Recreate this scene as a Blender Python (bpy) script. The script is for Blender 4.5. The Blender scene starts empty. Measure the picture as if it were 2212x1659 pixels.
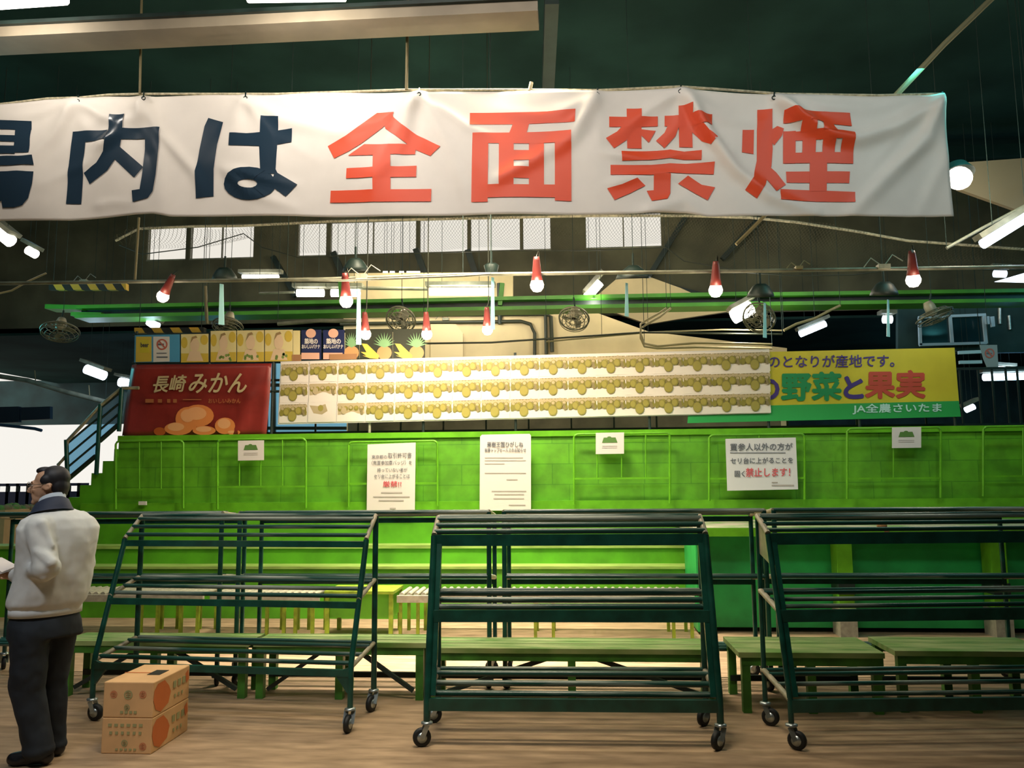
import bpy, bmesh, math, random
import numpy as np
from mathutils import Vector, Matrix
random.seed(7)
sc = bpy.context.scene
COL = sc.collection
# ------------------------------------------------------------------ camera
FPX, W0, H0 = 1736.0, 2212, 1659
th, ps, ro = math.radians(6.75), math.radians(4.0), math.radians(.45)
F = Vector((-math.sin(ps)*math.cos(th), math.cos(ps)*math.cos(th), math.sin(th)))
R0 = Vector((math.cos(ps), math.sin(ps), 0)); U0 = R0.cross(F)
R = R0*math.cos(ro)-U0*math.sin(ro); U = U0*math.cos(ro)+R0*math.sin(ro)
CAM = Vector((0, 0, 1.6))
cd = bpy.data.cameras.new('camera'); cam = bpy.data.objects.new('camera', cd); COL.objects.link(cam)
cam.matrix_world = Matrix(((R.x, U.x, -F.x, 0), (R.y, U.y, -F.y, 0), (R.z, U.z, -F.z, 1.6), (0, 0, 0, 1)))
cd.sensor_width = 36; cd.lens = FPX/W0*36; cd.clip_start = .05; cd.clip_end = 200
sc.camera = cam
def at(x, y, Y):                      # photograph direction met with the upright plane at depth Y
    d = F*FPX+R*(x-W0/2)+U*(H0/2-y); return CAM+d*(Y/d.y)
def gr(x, y, z=0):
    d = F*FPX+R*(x-W0/2)+U*(H0/2-y); return CAM+d*((z-1.6)/d.z)
# ------------------------------------------------------------------ world, exposure, big lights
w = bpy.data.worlds.new('daylight'); sc.world = w; w.use_nodes = True
w.node_tree.nodes['Background'].inputs[0].default_value = (.87, .84, .78, 1)
w.node_tree.nodes['Background'].inputs[1].default_value = 1.08
sc.view_settings.view_transform = 'Standard'; sc.view_settings.look = 'None'
sc.view_settings.exposure = 0.0; sc.view_settings.gamma = 1.0; sc.view_settings.use_curve_mapping = False
def area(name, loc, aim, sx, sy, power, col):
    l = bpy.data.lights.new(name, 'AREA'); l.shape = 'RECTANGLE'; l.size = sx; l.size_y = sy; l.energy = power; l.color = col
    o = bpy.data.objects.new(name, l); COL.objects.link(o); o.location = loc
    o.rotation_euler = (Vector(aim)-Vector(loc)).to_track_quat('-Z', 'Y').to_euler(); return o
def point(name, loc, power, col, rad=.05):
    l = bpy.data.lights.new(name, 'POINT'); l.energy = power; l.color = col; l.shadow_soft_size = rad
    o = bpy.data.objects.new(name, l); COL.objects.link(o); o.location = loc; return o
WARM, NEUT, BLUE, TEAL = (1, .80, .58), (1, .92, .82), (.55, .75, 1), (.35, .9, .75)
# first two stand for the hall's unseen lamps, the rest are added fill
area('unseen_overhead_light', (-.9, 3.2, 6.7), (-.8, 7.5, 4.6), 2.6, .6, 66, (1, .91, .82)).data.spread = math.radians(120)
area('unseen_overhead_light', (-1.2, -.6, 6.3), (-1, 6, 1.0), 2.4, .6, 27, (1, .92, .82))
area('unseen_overhead_light', (-.7, 3.6, 6.4), (-.8, 4.7, 0), 1.6, .4, 28, (1, .85, .62)).data.spread = math.radians(65)  # added warm fill on the front floor
area('unseen_overhead_light', (3.6, 3.0, 6.5), (2.8, 7.5, 4.6), 1.6, .4, 16, (.8, .95, .97)).data.spread = math.radians(90)  # added cool fill on the right end of the banner
area('unseen_overhead_light', (-3.4, 1.2, 5.8), (-2.9, 4.9, .7), 1.2, .4, 12, (.95, .97, 1)).data.spread = math.radians(60)  # added fill on the man and the boxes
area('hall_fill_light', (-1.0, 7.7, 5.8), (-.9, 8.7, 0), 1.8, .4, 190, (1, .88, .62)).data.spread = math.radians(105)  # added warm fill on the floor and green wall below
area('hall_fill_light', (-.9, 8.0, 5.9), (-.9, 7.2, 0), 2.2, .4, 190, (1, .86, .70)).data.spread = math.radians(62)  # added narrow fill that brightens the back floor
area('hall_fill_light', (-5.2, 8.0, 5.6), (-5, 9.2, 0), 1.6, .4, 6, (.6, .95, .9))
area('hall_fill_light', (4.2, 7.8, 5.6), (4.2, 9.6, 0), 1.6, .4, 24, (.10, .85, .80))  # added teal fill on the right of the green wall
area('hall_fill_light', (-3, 14.0, 6.4), (-3, 14, 0), 6, 1, 30, (1, .85, .6))
area('hall_fill_light', (5, 13, 6.4), (5, 13, 0), 5, 1, 10, (.3, .75, 1))  # added blue fill lifting the dark right side
area('hall_fill_light', (-8, 13, 6.4), (-8, 13, 0), 5, 1, 10, (.3, .75, 1))  # added blue fill lifting the dark left side
for (q_, p_, c_) in (((-8.5, 10.5, 3.7), 60, (.15, .80, .85)), ((8.0, 10.0, 4.4), 55, (.15, .80, .85)), ((3.5, 5.2, 5.2), 9, (.15, .85, .8)), ((-2.6, 12.2, 5.2), 120, (1, .90, .62)), ((1.2, 12.2, 5.2), 110, (1, .90, .62)), ((-9, 20, 3.4), 40, (.2, .6, 1)), ((9, 17, 3.4), 60, (.2, .6, 1))):
    point('mid_air_fill', q_, p_, c_, .3)  # added mid-air fill without fixtures: lifts dark areas and warms the hood

# ------------------------------------------------------------------ materials
MATS = {}
def mat(name, col, rough=.6, metal=0., var=0., scale=8., col2=None, emit=None, es=1., spec=.5, stretch=(1, 1, 1), detail=4., trans=0., bump=0., lo=.35, hi=.65):
    m = bpy.data.materials.new(name); m.use_nodes = True; nt = m.node_tree; b = nt.nodes['Principled BSDF']
    b.inputs['Base Color'].default_value = (*col, 1); b.inputs['Roughness'].default_value = rough
    b.inputs['Metallic'].default_value = metal; b.inputs['Specular IOR Level'].default_value = spec
    if emit: b.inputs['Emission Color'].default_value = (*emit, 1); b.inputs['Emission Strength'].default_value = es
    if trans: b.inputs['Transmission Weight'].default_value = trans
    if var or col2:
        tc = nt.nodes.new('ShaderNodeTexCoord'); mp = nt.nodes.new('ShaderNodeMapping'); nz = nt.nodes.new('ShaderNodeTexNoise'); cr = nt.nodes.new('ShaderNodeValToRGB')
        mp.inputs['Scale'].default_value = stretch; nz.inputs['Scale'].default_value = scale; nz.inputs['Detail'].default_value = detail
        nt.links.new(tc.outputs['Object'], mp.inputs[0]); nt.links.new(mp.outputs[0], nz.inputs[0]); nt.links.new(nz.outputs[0], cr.inputs[0])
        c2 = col2 if col2 else tuple(min(1, c*(1+var)) for c in col); c1 = col if col2 else tuple(c*(1-var) for c in col)
        cr.color_ramp.elements[0].color = (*c1, 1); cr.color_ramp.elements[1].color = (*c2, 1)
        cr.color_ramp.elements[0].position = lo; cr.color_ramp.elements[1].position = hi
        nt.links.new(cr.outputs[0], b.inputs['Base Color'])
        if bump:
            bp = nt.nodes.new('ShaderNodeBump'); bp.inputs['Strength'].default_value = bump; bp.inputs['Distance'].default_value = .02
            nt.links.new(nz.outputs[0], bp.inputs['Height']); nt.links.new(bp.outputs[0], b.inputs['Normal'])
    MATS[name] = m; return m
def plain(name, col, rough=.6, **k): return mat(name, col, rough, **k)

GREENW = mat('green_paint_planks', (.10, .40, .012), .55)
def plank_nodes():                                   # planks: joints as a brick pattern in the wall's own plane
    m = GREENW; nt = m.node_tree; b = nt.nodes['Principled BSDF']
    tc = nt.nodes.new('ShaderNodeTexCoord'); sp = nt.nodes.new('ShaderNodeSeparateXYZ'); cb = nt.nodes.new('ShaderNodeCombineXYZ')
    br = nt.nodes.new('ShaderNodeTexBrick'); nz = nt.nodes.new('ShaderNodeTexNoise'); mx = nt.nodes.new('ShaderNodeMixRGB')
    nt.links.new(tc.outputs['Object'], sp.inputs[0]); nt.links.new(sp.outputs[0], cb.inputs[0]); nt.links.new(sp.outputs[2], cb.inputs[1])
    nt.links.new(cb.outputs[0], br.inputs['Vector'])
    br.inputs['Scale'].default_value = 1.; br.inputs['Brick Width'].default_value = .92; br.inputs['Row Height'].default_value = .255
    br.inputs['Mortar Size'].default_value = .006; br.inputs['Mortar Smooth'].default_value = .4; br.offset = .37; br.squash = .62; br.squash_frequency = 2
    br.inputs['Color1'].default_value = (.115, .375, .012, 1); br.inputs['Color2'].default_value = (.092, .325, .010, 1); br.inputs['Mortar'].default_value = (.062, .25, .009, 1)
    nz.inputs['Scale'].default_value = 5; nz.inputs['Detail'].default_value = 5
    cr = nt.nodes.new('ShaderNodeValToRGB'); cr.color_ramp.elements[0].color = (.8, .8, .8, 1); cr.color_ramp.elements[1].color = (1.15, 1.15, 1.15, 1)
    cr.color_ramp.elements[0].position = .35; cr.color_ramp.elements[1].position = .65
    nt.links.new(tc.outputs['Object'], nz.inputs[0]); nt.links.new(nz.outputs[0], cr.inputs[0])
    mx.blend_type = 'MULTIPLY'; mx.inputs[0].default_value = 1
    nt.links.new(br.outputs[0], mx.inputs[1]); nt.links.new(cr.outputs[0], mx.inputs[2]); nt.links.new(mx.outputs[0], b.inputs['Base Color'])
plank_nodes()
GREENS = mat('green_paint_step', (.095, .36, .012), .5, var=.18, scale=3)
GREENR = mat('green_paint_rail', (.125, .40, .016), .35, var=.15, scale=6)
GREENB = mat('green_paint_beam', (.07, .30, .02), .45, var=.2, scale=2)
GREEND = mat('green_paint_counter', (.018, .36, .08), .5, var=.25, scale=2.5)
NOSE = mat('worn_step_nosing', (.30, .44, .10), .5, var=.25, scale=14, stretch=(.2, 1, 1))
WORN = mat('worn_counter_top', (.42, .38, .30), .6, col2=(.12, .28, .06), scale=3, lo=.45, hi=.7)
RACK = mat('dark_green_rack_paint', (.006, .060, .044), .30, var=.3, scale=9)
RACKW = mat('scuffed_rack_tube', (.010, .062, .045), .32, col2=(.30, .34, .29), scale=4, stretch=(.3, 4, 4), lo=.52, hi=.68)
RACKS = mat('worn_rack_side', (.20, .20, .13), .4, col2=(.44, .37, .26), scale=7)
BENCH = mat('green_bench_top', (.13, .28, .05), .6, col2=(.36, .44, .17), scale=5, stretch=(.5, 2, 1))
BENCHL = mat('green_bench_leg', (.05, .20, .02), .5, var=.3, scale=6)
YLEG = mat('yellow_green_leg', (.22, .32, .02), .5, var=.3, scale=9)
RUB = mat('black_rubber_tyre', (.006, .009, .010), .6)
STEEL = mat('galvanised_steel', (.42, .48, .48), .32, metal=.8, var=.2, scale=20)
ROLL = mat('cream_rollers', (.34, .32, .25), .4, var=.15, scale=20)
DARK = mat('dark_steel', (.010, .022, .018), .5, var=.3, scale=5)
DARKB = mat('dark_roof_panel', (.022, .060, .060), .7, var=.35, scale=1.2)
CEIL = mat('dark_ceiling', (.012, .032, .028), .95, spec=.08, var=.25, scale=.8)
DUCT = mat('pale_beam_paint', (.24, .20, .14), .55, var=.15, scale=2)
BEIGE = mat('beige_wall_paint', (.60, .48, .28), .7, var=.12, scale=1.5)
PIPE = mat('grey_conduit', (.20, .20, .15), .4, var=.3, scale=6)
HANG = plain('thin_hanger_wire', (.014, .03, .026), .9)
CABLE = mat('tan_cable', (.30, .25, .13), .5)
DCABLE = mat('dark_cable', (.03, .035, .02), .5)
WIRE = mat('rusty_wire', (.16, .13, .06), .6)
ROPE = mat('pale_rope', (.50, .44, .30), .8, var=.3, scale=30)
CLOTH = mat('white_banner_cloth', (.80, .74, .67), .55, var=.03, scale=3)
RED = mat('orange_red_lettering', (.80, .075, .018), .5)
NAVYL = mat('slate_blue_lettering', (.018, .038, .062), .26)
PAPER = mat('white_paper', (.74, .69, .66), .5)
INK = mat('black_ink', (.05, .05, .06), .6)
INKF = mat('faded_ink', (.42, .38, .36), .6)
INKR = mat('red_ink', (.62, .10, .12), .6)
INKB = mat('grey_ink', (.12, .13, .16), .6)
BULB = mat('lit_bulb', (1, .9, .8), .3, emit=(1, .86, .72), es=6)
TUBEW = mat('lit_tube_warm', (1, 1, 1), .3, emit=(1, .94, .84), es=5)
TUBEB = mat('lit_tube_blue', (1, 1, 1), .3, emit=(.72, .84, 1), es=4)
REDP = mat('red_lamp_socket', (.16, .022, .018), .45)
CYAN = mat('pale_blue_strip', (.30, .62, .66), .4)
FANM = mat('fan_grille', (.16, .16, .11), .4, metal=.4)
HAZ = mat('hazard_stripes', (.5, .3, .02), .6)
nt = HAZ.node_tree; tc = nt.nodes.new('ShaderNodeTexCoord'); mp = nt.nodes.new('ShaderNodeMapping'); mp.inputs['Rotation'].default_value = (0, math.radians(35), 0)
wv = nt.nodes.new('ShaderNodeTexWave'); wv.bands_direction = 'X'; wv.inputs['Scale'].default_value = 1.45; cr = nt.nodes.new('ShaderNodeValToRGB'); cr.color_ramp.interpolation = 'CONSTANT'
cr.color_ramp.elements[0].color = (.012, .014, .01, 1); cr.color_ramp.elements[1].color = (.55, .33, .03, 1); cr.color_ramp.elements[1].position = .5
nt.links.new(tc.outputs['Object'], mp.inputs[0]); nt.links.new(mp.outputs[0], wv.inputs[0]); nt.links.new(wv.outputs[0], cr.inputs[0]); nt.links.new(cr.outputs[0], nt.nodes['Principled BSDF'].inputs[0])
FLOOR = mat('worn_concrete', (.19, .125, .065), .72, col2=(.50, .345, .205), scale=6.5, stretch=(.5, 2.2, 1), detail=14, bump=.15, lo=.22, hi=.80)
OUTG = mat('outside_paving', (.5, .48, .44), .8)
NET = bpy.data.materials.new('netting'); NET.use_nodes = True; nt = NET.node_tree
for n in list(nt.nodes): nt.nodes.remove(n)
o_ = nt.nodes.new('ShaderNodeOutputMaterial'); mxs = nt.nodes.new('ShaderNodeMixShader'); tr = nt.nodes.new('ShaderNodeBsdfTransparent'); df = nt.nodes.new('ShaderNodeBsdfDiffuse'); df.inputs[0].default_value = (.10, .09, .06, 1)
tc = nt.nodes.new('ShaderNodeTexCoord'); mp = nt.nodes.new('ShaderNodeMapping'); mp.inputs['Rotation'].default_value = (0, math.radians(38), 0)
sp = nt.nodes.new('ShaderNodeSeparateXYZ'); nt.links.new(tc.outputs['Object'], mp.inputs[0]); nt.links.new(mp.outputs[0], sp.inputs[0])
def fr(i):
    a = nt.nodes.new('ShaderNodeMath'); a.operation = 'MULTIPLY'; a.inputs[1].default_value = 32.; nt.links.new(sp.outputs[i], a.inputs[0])
    b = nt.nodes.new('ShaderNodeMath'); b.operation = 'FRACT'; nt.links.new(a.outputs[0], b.inputs[0])
    c = nt.nodes.new('ShaderNodeMath'); c.operation = 'LESS_THAN'; c.inputs[1].default_value = .08; nt.links.new(b.outputs[0], c.inputs[0]); return c
a, b = fr(0), fr(2); mxm = nt.nodes.new('ShaderNodeMath'); mxm.operation = 'MAXIMUM'; nt.links.new(a.outputs[0], mxm.inputs[0]); nt.links.new(b.outputs[0], mxm.inputs[1])
nt.links.new(mxm.outputs[0], mxs.inputs[0]); nt.links.new(tr.outputs[0], mxs.inputs[1]); nt.links.new(df.outputs[0], mxs.inputs[2]); nt.links.new(mxs.outputs[0], o_.inputs[0])
def pane_mat(name, col, k):
    m = bpy.data.materials.new(name); m.use_nodes = True; nt = m.node_tree; b = nt.nodes['Principled BSDF']
    o = nt.nodes['Material Output']; t = nt.nodes.new('ShaderNodeBsdfTransparent'); t.inputs[0].default_value = (*col, 1); x = nt.nodes.new('ShaderNodeMixShader'); x.inputs[0].default_value = k
    b.inputs['Base Color'].default_value = (*[c*.8 for c in col], 1); b.inputs['Roughness'].default_value = .2
    nt.links.new(t.outputs[0], x.inputs[1]); nt.links.new(b.outputs[0], x.inputs[2]); nt.links.new(x.outputs[0], o.inputs[0]); return m
PANE = pane_mat('clear_pane', (.99, .98, .96), .04)
BLUEP = pane_mat('blue_tinted_panel', (.50, .76, .92), .30)
DPANE = plain('dark_office_glass', (.008, .035, .045), .12)

# ------------------------------------------------------------------ mesh helpers
class MB:
    def __init__(s): s.v, s.f, s.m, s.cur, s.sm = [], [], [], 0, []
    def add(s, vs, fs, smooth=False):
        n = len(s.v); s.v += [tuple(v) for v in vs]; s.f += [tuple(i+n for i in f) for f in fs]; s.m += [s.cur]*len(fs); s.sm += [smooth]*len(fs); return s
    def box(s, lo, hi):
        (a, b, c), (d, e, f) = lo, hi
        return s.add([(a, b, c), (d, b, c), (d, e, c), (a, e, c), (a, b, f), (d, b, f), (d, e, f), (a, e, f)], [(3, 2, 1, 0), (4, 5, 6, 7), (0, 1, 5, 4), (1, 2, 6, 5), (2, 3, 7, 6), (3, 0, 4, 7)])
    def tube(s, pts, r, n=10, cap=True):
        pts = [Vector(p) for p in pts]; rs = r if isinstance(r, (list, tuple)) else [r]*len(pts); vs, fs = [], []
        for i, p in enumerate(pts):
            t = (pts[min(i+1, len(pts)-1)]-pts[max(i-1, 0)]).normalized(); a = Vector((0, 0, 1)) if abs(t.z) < .9 else Vector((0, 1, 0))
            u = t.cross(a).normalized(); v = u.cross(t)
            for k in range(n):
                q = 2*math.pi*(k+.5)/n; vs.append(p+(u*math.cos(q)+v*math.sin(q))*rs[i])
        for i in range(len(pts)-1):
            for k in range(n): fs.append((i*n+k, i*n+(k+1) % n, (i+1)*n+(k+1) % n, (i+1)*n+k))
        s.add(vs, fs, n > 4)
        if cap: s.add(vs[:n], [tuple(range(n))[::-1]]); s.add(vs[-n:], [tuple(range(n))])
        return s
    def bar(s, a, b, wd, hd=None):       # square bar
        a, b = Vector(a), Vector(b); t = (b-a).normalized(); up = Vector((0, 0, 1)) if abs(t.z) < .9 else Vector((0, 1, 0))
        u = t.cross(up).normalized()*wd/2; v = u.cross(t).normalized()*(hd or wd)/2
        vs = [p+x*u+y*v for p in (a, b) for x, y in ((-1, -1), (1, -1), (1, 1), (-1, 1))]
        return s.add(vs, [(3, 2, 1, 0), (4, 5, 6, 7), (0, 1, 5, 4), (1, 2, 6, 5), (2, 3, 7, 6), (3, 0, 4, 7)])
    def lathe(s, prof, c=(0, 0, 0), axis=(0, 0, 1), n=20):
        q = Vector((0, 0, 1)).rotation_difference(Vector(axis)); c = Vector(c); vs, fs = [], []
        for r, h in prof:
            for k in range(n): t = 2*math.pi*k/n; vs.append(c+q@Vector((r*math.cos(t), r*math.sin(t), h)))
        for i in range(len(prof)-1):
            for k in range(n): fs.append((i*n+k, i*n+(k+1) % n, (i+1)*n+(k+1) % n, (i+1)*n+k))
        return s.add(vs, fs, True)
    def ell(s, c, r, M=None, n=14, rings=10):
        vs, fs = [], []; c = Vector(c); r = r if isinstance(r, (tuple, list)) else (r, r, r)
        for i in range(rings+1):
            a = math.pi*i/rings
            for k in range(n):
                t = 2*math.pi*k/n; v = Vector((r[0]*math.sin(a)*math.cos(t), r[1]*math.sin(a)*math.sin(t), r[2]*math.cos(a)))
                vs.append(c+(M@v if M else v))
        for i in range(rings):
            for k in range(n): fs.append((i*n+k, (i+1)*n+k, (i+1)*n+(k+1) % n, i*n+(k+1) % n))
        return s.add(vs, fs, True)
    def cap(s, a, b, ra, rb, n=12):      # tapered capsule (closed)
        a, b = Vector(a), Vector(b); s.tube([a, b], [ra, rb], n); s.ell(a, ra, n=n, rings=8); s.ell(b, rb, n=n, rings=8); return s
    def poly(s, pts): return s.add(pts, [tuple(range(len(pts)))])
    def torus(s, c, R_, r, axis=(0, 0, 1), n=28, k=6, sq=1.):
        q = Vector((0, 0, 1)).rotation_difference(Vector(axis)); c = Vector(c)
        s.tube([c+q@Vector((R_*math.cos(2*math.pi*i/n), R_*sq*math.sin(2*math.pi*i/n), 0)) for i in range(n+1)], r, k, False); return s
    def mesh(s, name, mats, off=(0, 0, 0)):
        me = bpy.data.meshes.new(name); o = Vector(off); me.from_pydata([Vector(v)-o for v in s.v], [], s.f); 
        for m in (mats if isinstance(mats, (list, tuple)) else [mats]): me.materials.append(m)
        me.polygons.foreach_set('material_index', s.m); me.polygons.foreach_set('use_smooth', s.sm); me.update(); return me
    def build(s, name, mats, parent=None, off=None):
        wl = Vector((0, 0, 0)); p = parent
        while p is not None: wl += Vector(p.location); p = p.parent
        if off is None and parent is None:
            a = np.array([tuple(v) for v in s.v]); off = Vector(((a[:, 0].min()+a[:, 0].max())/2, (a[:, 1].min()+a[:, 1].max())/2, a[:, 2].min()))
        off = Vector(off) if off is not None else Vector((0, 0, 0))
        ob = bpy.data.objects.new(name, s.mesh(name, mats, wl+off)); ob.location = off; ob.parent = parent; COL.objects.link(ob); return ob
def tag(o, label, cat, group=None, kind=None):
    o['label'] = label; o['category'] = cat
    if group: o['group'] = group
    if kind: o['kind'] = kind
    return o
def thing(name, label, cat, loc=(0, 0, 0), group=None, rotz=0):
    o = bpy.data.objects.new(name, None); COL.objects.link(o); o.location = loc; o.rotation_euler = (0, 0, rotz); o.empty_display_size = .1; return tag(o, label, cat, group)
def struct(o): o['kind'] = 'structure'; return o
def dup(root, label, group=None, loc=None, rotz=None):
    r = root.copy(); COL.objects.link(r); r['label'] = label
    if group: r['group'] = group
    if loc is not None: r.location = loc
    if rotz is not None: r.rotation_euler = (0, 0, rotz)
    for ch in list(root.children):
        c = ch.copy(); COL.objects.link(c); c.parent = r
        for g in list(ch.children):
            d = g.copy(); COL.objects.link(d); d.parent = c
    return r
_tc = {}
def glyphs(txt, bold=0., shear=0., xs=1.):
    key = (txt, bold, shear)
    if key not in _tc:
        cu = bpy.data.curves.new('txt', 'FONT'); cu.body = txt; cu.size = 1; cu.offset = bold; cu.shear = shear; cu.fill_mode = 'FRONT'; cu.resolution_u = 3
        o = bpy.data.objects.new('txt', cu); COL.objects.link(o); dg = bpy.context.evaluated_depsgraph_get(); me = bpy.data.meshes.new_from_object(o.evaluated_get(dg))
        v = np.array([tuple(x.co)[:2] for x in me.vertices]); f = [tuple(p.vertices) for p in me.polygons]
        bpy.data.objects.remove(o); bpy.data.curves.remove(cu); bpy.data.meshes.remove(me)
        v = (v-v.min(0))/(v.max(0)-v.min(0)); _tc[key] = (v, f)
    return _tc[key]
def write(mb, txt, x0, y0, x1, y1, Y, bold=.012, tilt=0., shear=0., eps=.008):   # text filling the given rectangle of a flat sign at depth Y
    v, f = glyphs(txt, .005, shear); h = y1-y0; k = 0
    g_ = max(0, (bold-.004)*1.1*h)
    for dx, dy in ((0, 0), (g_, 0), (-g_, 0), (0, g_), (0, -g_), (g_*.7, g_*.7), (-g_*.7, -g_*.7))[:1 if bold < .012 else 7]:
        mb.add([at(x0+(x1-x0)*a+dx, y1+(y0-y1)*b+dy+tilt*(x1-x0)*a, Y-eps-.0002*k) for a, b in v], f); k += 1
def px(mb, pts, Y): mb.poly([at(x, y, Y) for x, y in pts]); return mb
def disc(mb, x, y, rx, ry, Y, n=16): return px(mb, [(x+rx*math.cos(2*math.pi*i/n), y+ry*math.sin(2*math.pi*i/n)) for i in range(n)], Y)
def slab(mb, pts, Y, t):                 # a sheet with thickness, front outline pts, going back by t
    fr_ = [at(x, y, Y) for x, y in pts]; bk = [p+Vector((0, t, 0)) for p in fr_]; n = len(pts)
    mb.add(fr_+bk, [tuple(range(n)), tuple(range(2*n-1, n-1, -1))]+[(i, i+n, (i+1) % n+n, (i+1) % n) for i in range(n)]); return mb

# ================================================================== SETTING
m = MB(); m.box((-16, -5, -.2), (13, 24, 0)); fl = struct(m.build('floor', FLOOR, off=(0, 0, 0)))
m = MB(); m.box((-30, 24, -.2), (20, 45, -.02)); struct(m.build('floor', OUTG, off=(0, 24, -.02)))
m = MB(); m.box((-16, -5, 7.3), (13, 16, 7.45)); struct(m.build('ceiling', CEIL, off=(0, 0, 7.3)))
m = MB(); m.box((-16, -5.2, 0), (13, -5, 7.3)); struct(m.build('wall_front', CEIL))
m = MB(); m.box((13, -5, 0), (13.2, 24, 7.3)); struct(m.build('wall_right', CEIL))
# clerestory wall at 16 m: dark upper hood with a band of windows; its lower edge stays above the back hall
def wallpanel(name, rects, Y, t, mt):
    m = MB()
    for (x0, z0, x1, z1) in rects: m.box((x0, Y, z0), (x1, Y+t, z1))
    return struct(m.build(name, mt))
YC = 16.
cx = [at(x, 515, YC).x for x in (318, 400, 412, 455, 540, 643, 708, 745, 845, 900, 905, 1010, 1017, 1121, 1128, 1190, 1215, 1440)]
zt, zb = 7.0, 6.24
wins = [(318, 402, 497, 552), (410, 548, 497, 552), (643, 705, 487, 548), (713, 899, 484, 546), (906, 1010, 478, 540), (1016, 1124, 476, 537), (1129, 1190, 474, 534), (1265, 1430, 470, 533)]
x0w = -16.; rects = []
for (a, b_, yt, yb) in wins:
    xa, xb = at(a, 515, YC).x, at(b_, 515, YC).x; rects.append((x0w, zb, xa, zt)); x0w = xb
rects.append((x0w, zb, 13., zt)); rects += [(-16, zt, 13, 7.3), (-16, 4.75, 13, zb)]
wallpanel('wall_back_upper', rects, YC, .15, mat('olive_hood_panel', (.10, .095, .055), .8, var=.3, scale=1.2))
for i, (a, b_, yt, yb) in enumerate(wins):
    xa, xb = at(a, 515, YC).x, at(b_, 515, YC).x
    t = struct(bpy.data.objects.new('window_%d' % (i+1), None)); COL.objects.link(t); t.location = ((xa+xb)/2, YC+.05, zb)
    m = MB(); m.box((xa, YC+.05, zb), (xb, YC+.06, zt)); m.build('pane', PANE, t)
    m = MB(); n = 2 if b_-a > 120 else 1
    for k in range(n+1): x = xa+(xb-xa)*k/n; m.box((x-.012, YC+.03, zb), (x+.012, YC+.08, zt))
    m.box((xa, YC, zb), (xb, YC+.1, zb+.03)); m.box((xa, YC, zt-.03), (xb, YC+.1, zt)); m.build('window_frame', PIPE, t)
m = MB(); m.box((-16, 16, 4.7), (13, 24, 4.85)); struct(m.build('ceiling', CEIL, off=(0, 16, 4.7)))       # lower ceiling of the back hall
# back wall with the daylight opening
xo = at(262, 980, 23.9).x; YB = 24.
rects = [(xo, 0, 13, 4.8), (-30, at(50, 918, YB).z, xo, 4.8)]
wallpanel('wall_back', rects, YB, .15, DARKB)
m = MB(); m.box((-16.2, -5, 0), (-16, 17, 7.3)); struct(m.build('wall_left', CEIL))
# beige wall behind the stand
YW = 13.6
pts = [(742, 590), (1108, 588), (1108, 660), (1270, 662), (1290, 676), (1400, 716), (1700, 752), (1700, 1000), (742, 1000)]
m = MB(); slab(m, pts, YW, .12); struct(m.build('wall_beige', BEIGE))
m = MB(); slab(m, [(1270, 655), (1330, 604), (1400, 597), (1470, 622), (1580, 672), (1460, 690), (1400, 700)], YW+1.2, .1); struct(m.build('wall_beige_gable', BEIGE))
m = MB(); slab(m, [(930, 700), (985, 700), (1000, 720), (1000, 790), (930, 790)], YW-.06, .05); struct(m.build('trim_1', mat('pale_wall_patch', (.62, .50, .30), .6)))

# ================================================================== STEPPED STAND
def xbox(name, x0, x1, y0, y1, z0, z1, mt, parent=None):
    m = MB(); m.box((x0, y0, z0), (x1, y1, z1)); return m.build(name, mt, parent)
XL, XR, XC = -7.6, 9.5, at(1505, 1250, 8.6).x
stand = thing('auction_stand', 'bright green stepped auction stand running across the hall', 'stand', (0, 10, 0)); stand['kind'] = 'structure'; stand.name = 'stand_platform'
xbox('lower_step', XL, XR, 9.45, 9.8, 0, .57, GREENS, stand); xbox('step_edge', XL, XR, 9.43, 9.80, .57, .60, NOSE, stand)
xbox('middle_step', XL, XR, 9.75, 10.1, .0, .78, GREENS, stand); xbox('step_edge', XL, XR, 9.73, 10.1, .78, .82, NOSE, stand)
xbox('upper_step', XL+1, XR, 10.02, 10.4, .0, 1.17, GREENS, stand)
xbox('plinth_board', -6.3, XR, 10.06, 10.3, 1.17, 1.33, GREENR, stand)
xw = -5.86
xbox('parapet_wall', xw, XR, 10.12, 10.3, 1.33, 2.14, GREENW, stand)
m = MB(); m.box((xw, 10.09, 2.13), (XR, 10.33, 2.2)); m.build('parapet_cap', GREENR, stand)
xbox('deck', xw, XR, 10.3, 12.6, 1.05, 1.17, GREENS, stand)
# end stair, profile rising to the right
m = MB(); sx, sz = -6.62, 1.40; prof = []
x, z = -7.5, .17
while x < xw-.02: prof.append((x, z)); z += .155; prof.append((x, z)); x += .145
prof = [(-7.9, .0)]+[(-7.5, 0)]+prof+[(xw, prof[-1][1]), (xw, 0)]
vs = [(a, 10.1, b_) for a, b_ in prof]+[(a, 11.0, b_) for a, b_ in prof]; n = len(prof)
m.add(vs, [tuple(range(n)), tuple(range(2*n-1, n-1, -1))]+[(i, i+n, (i+1) % n+n, (i+1) % n) for i in range(n)]); m.build('end_stair', GREENS, stand)
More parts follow.
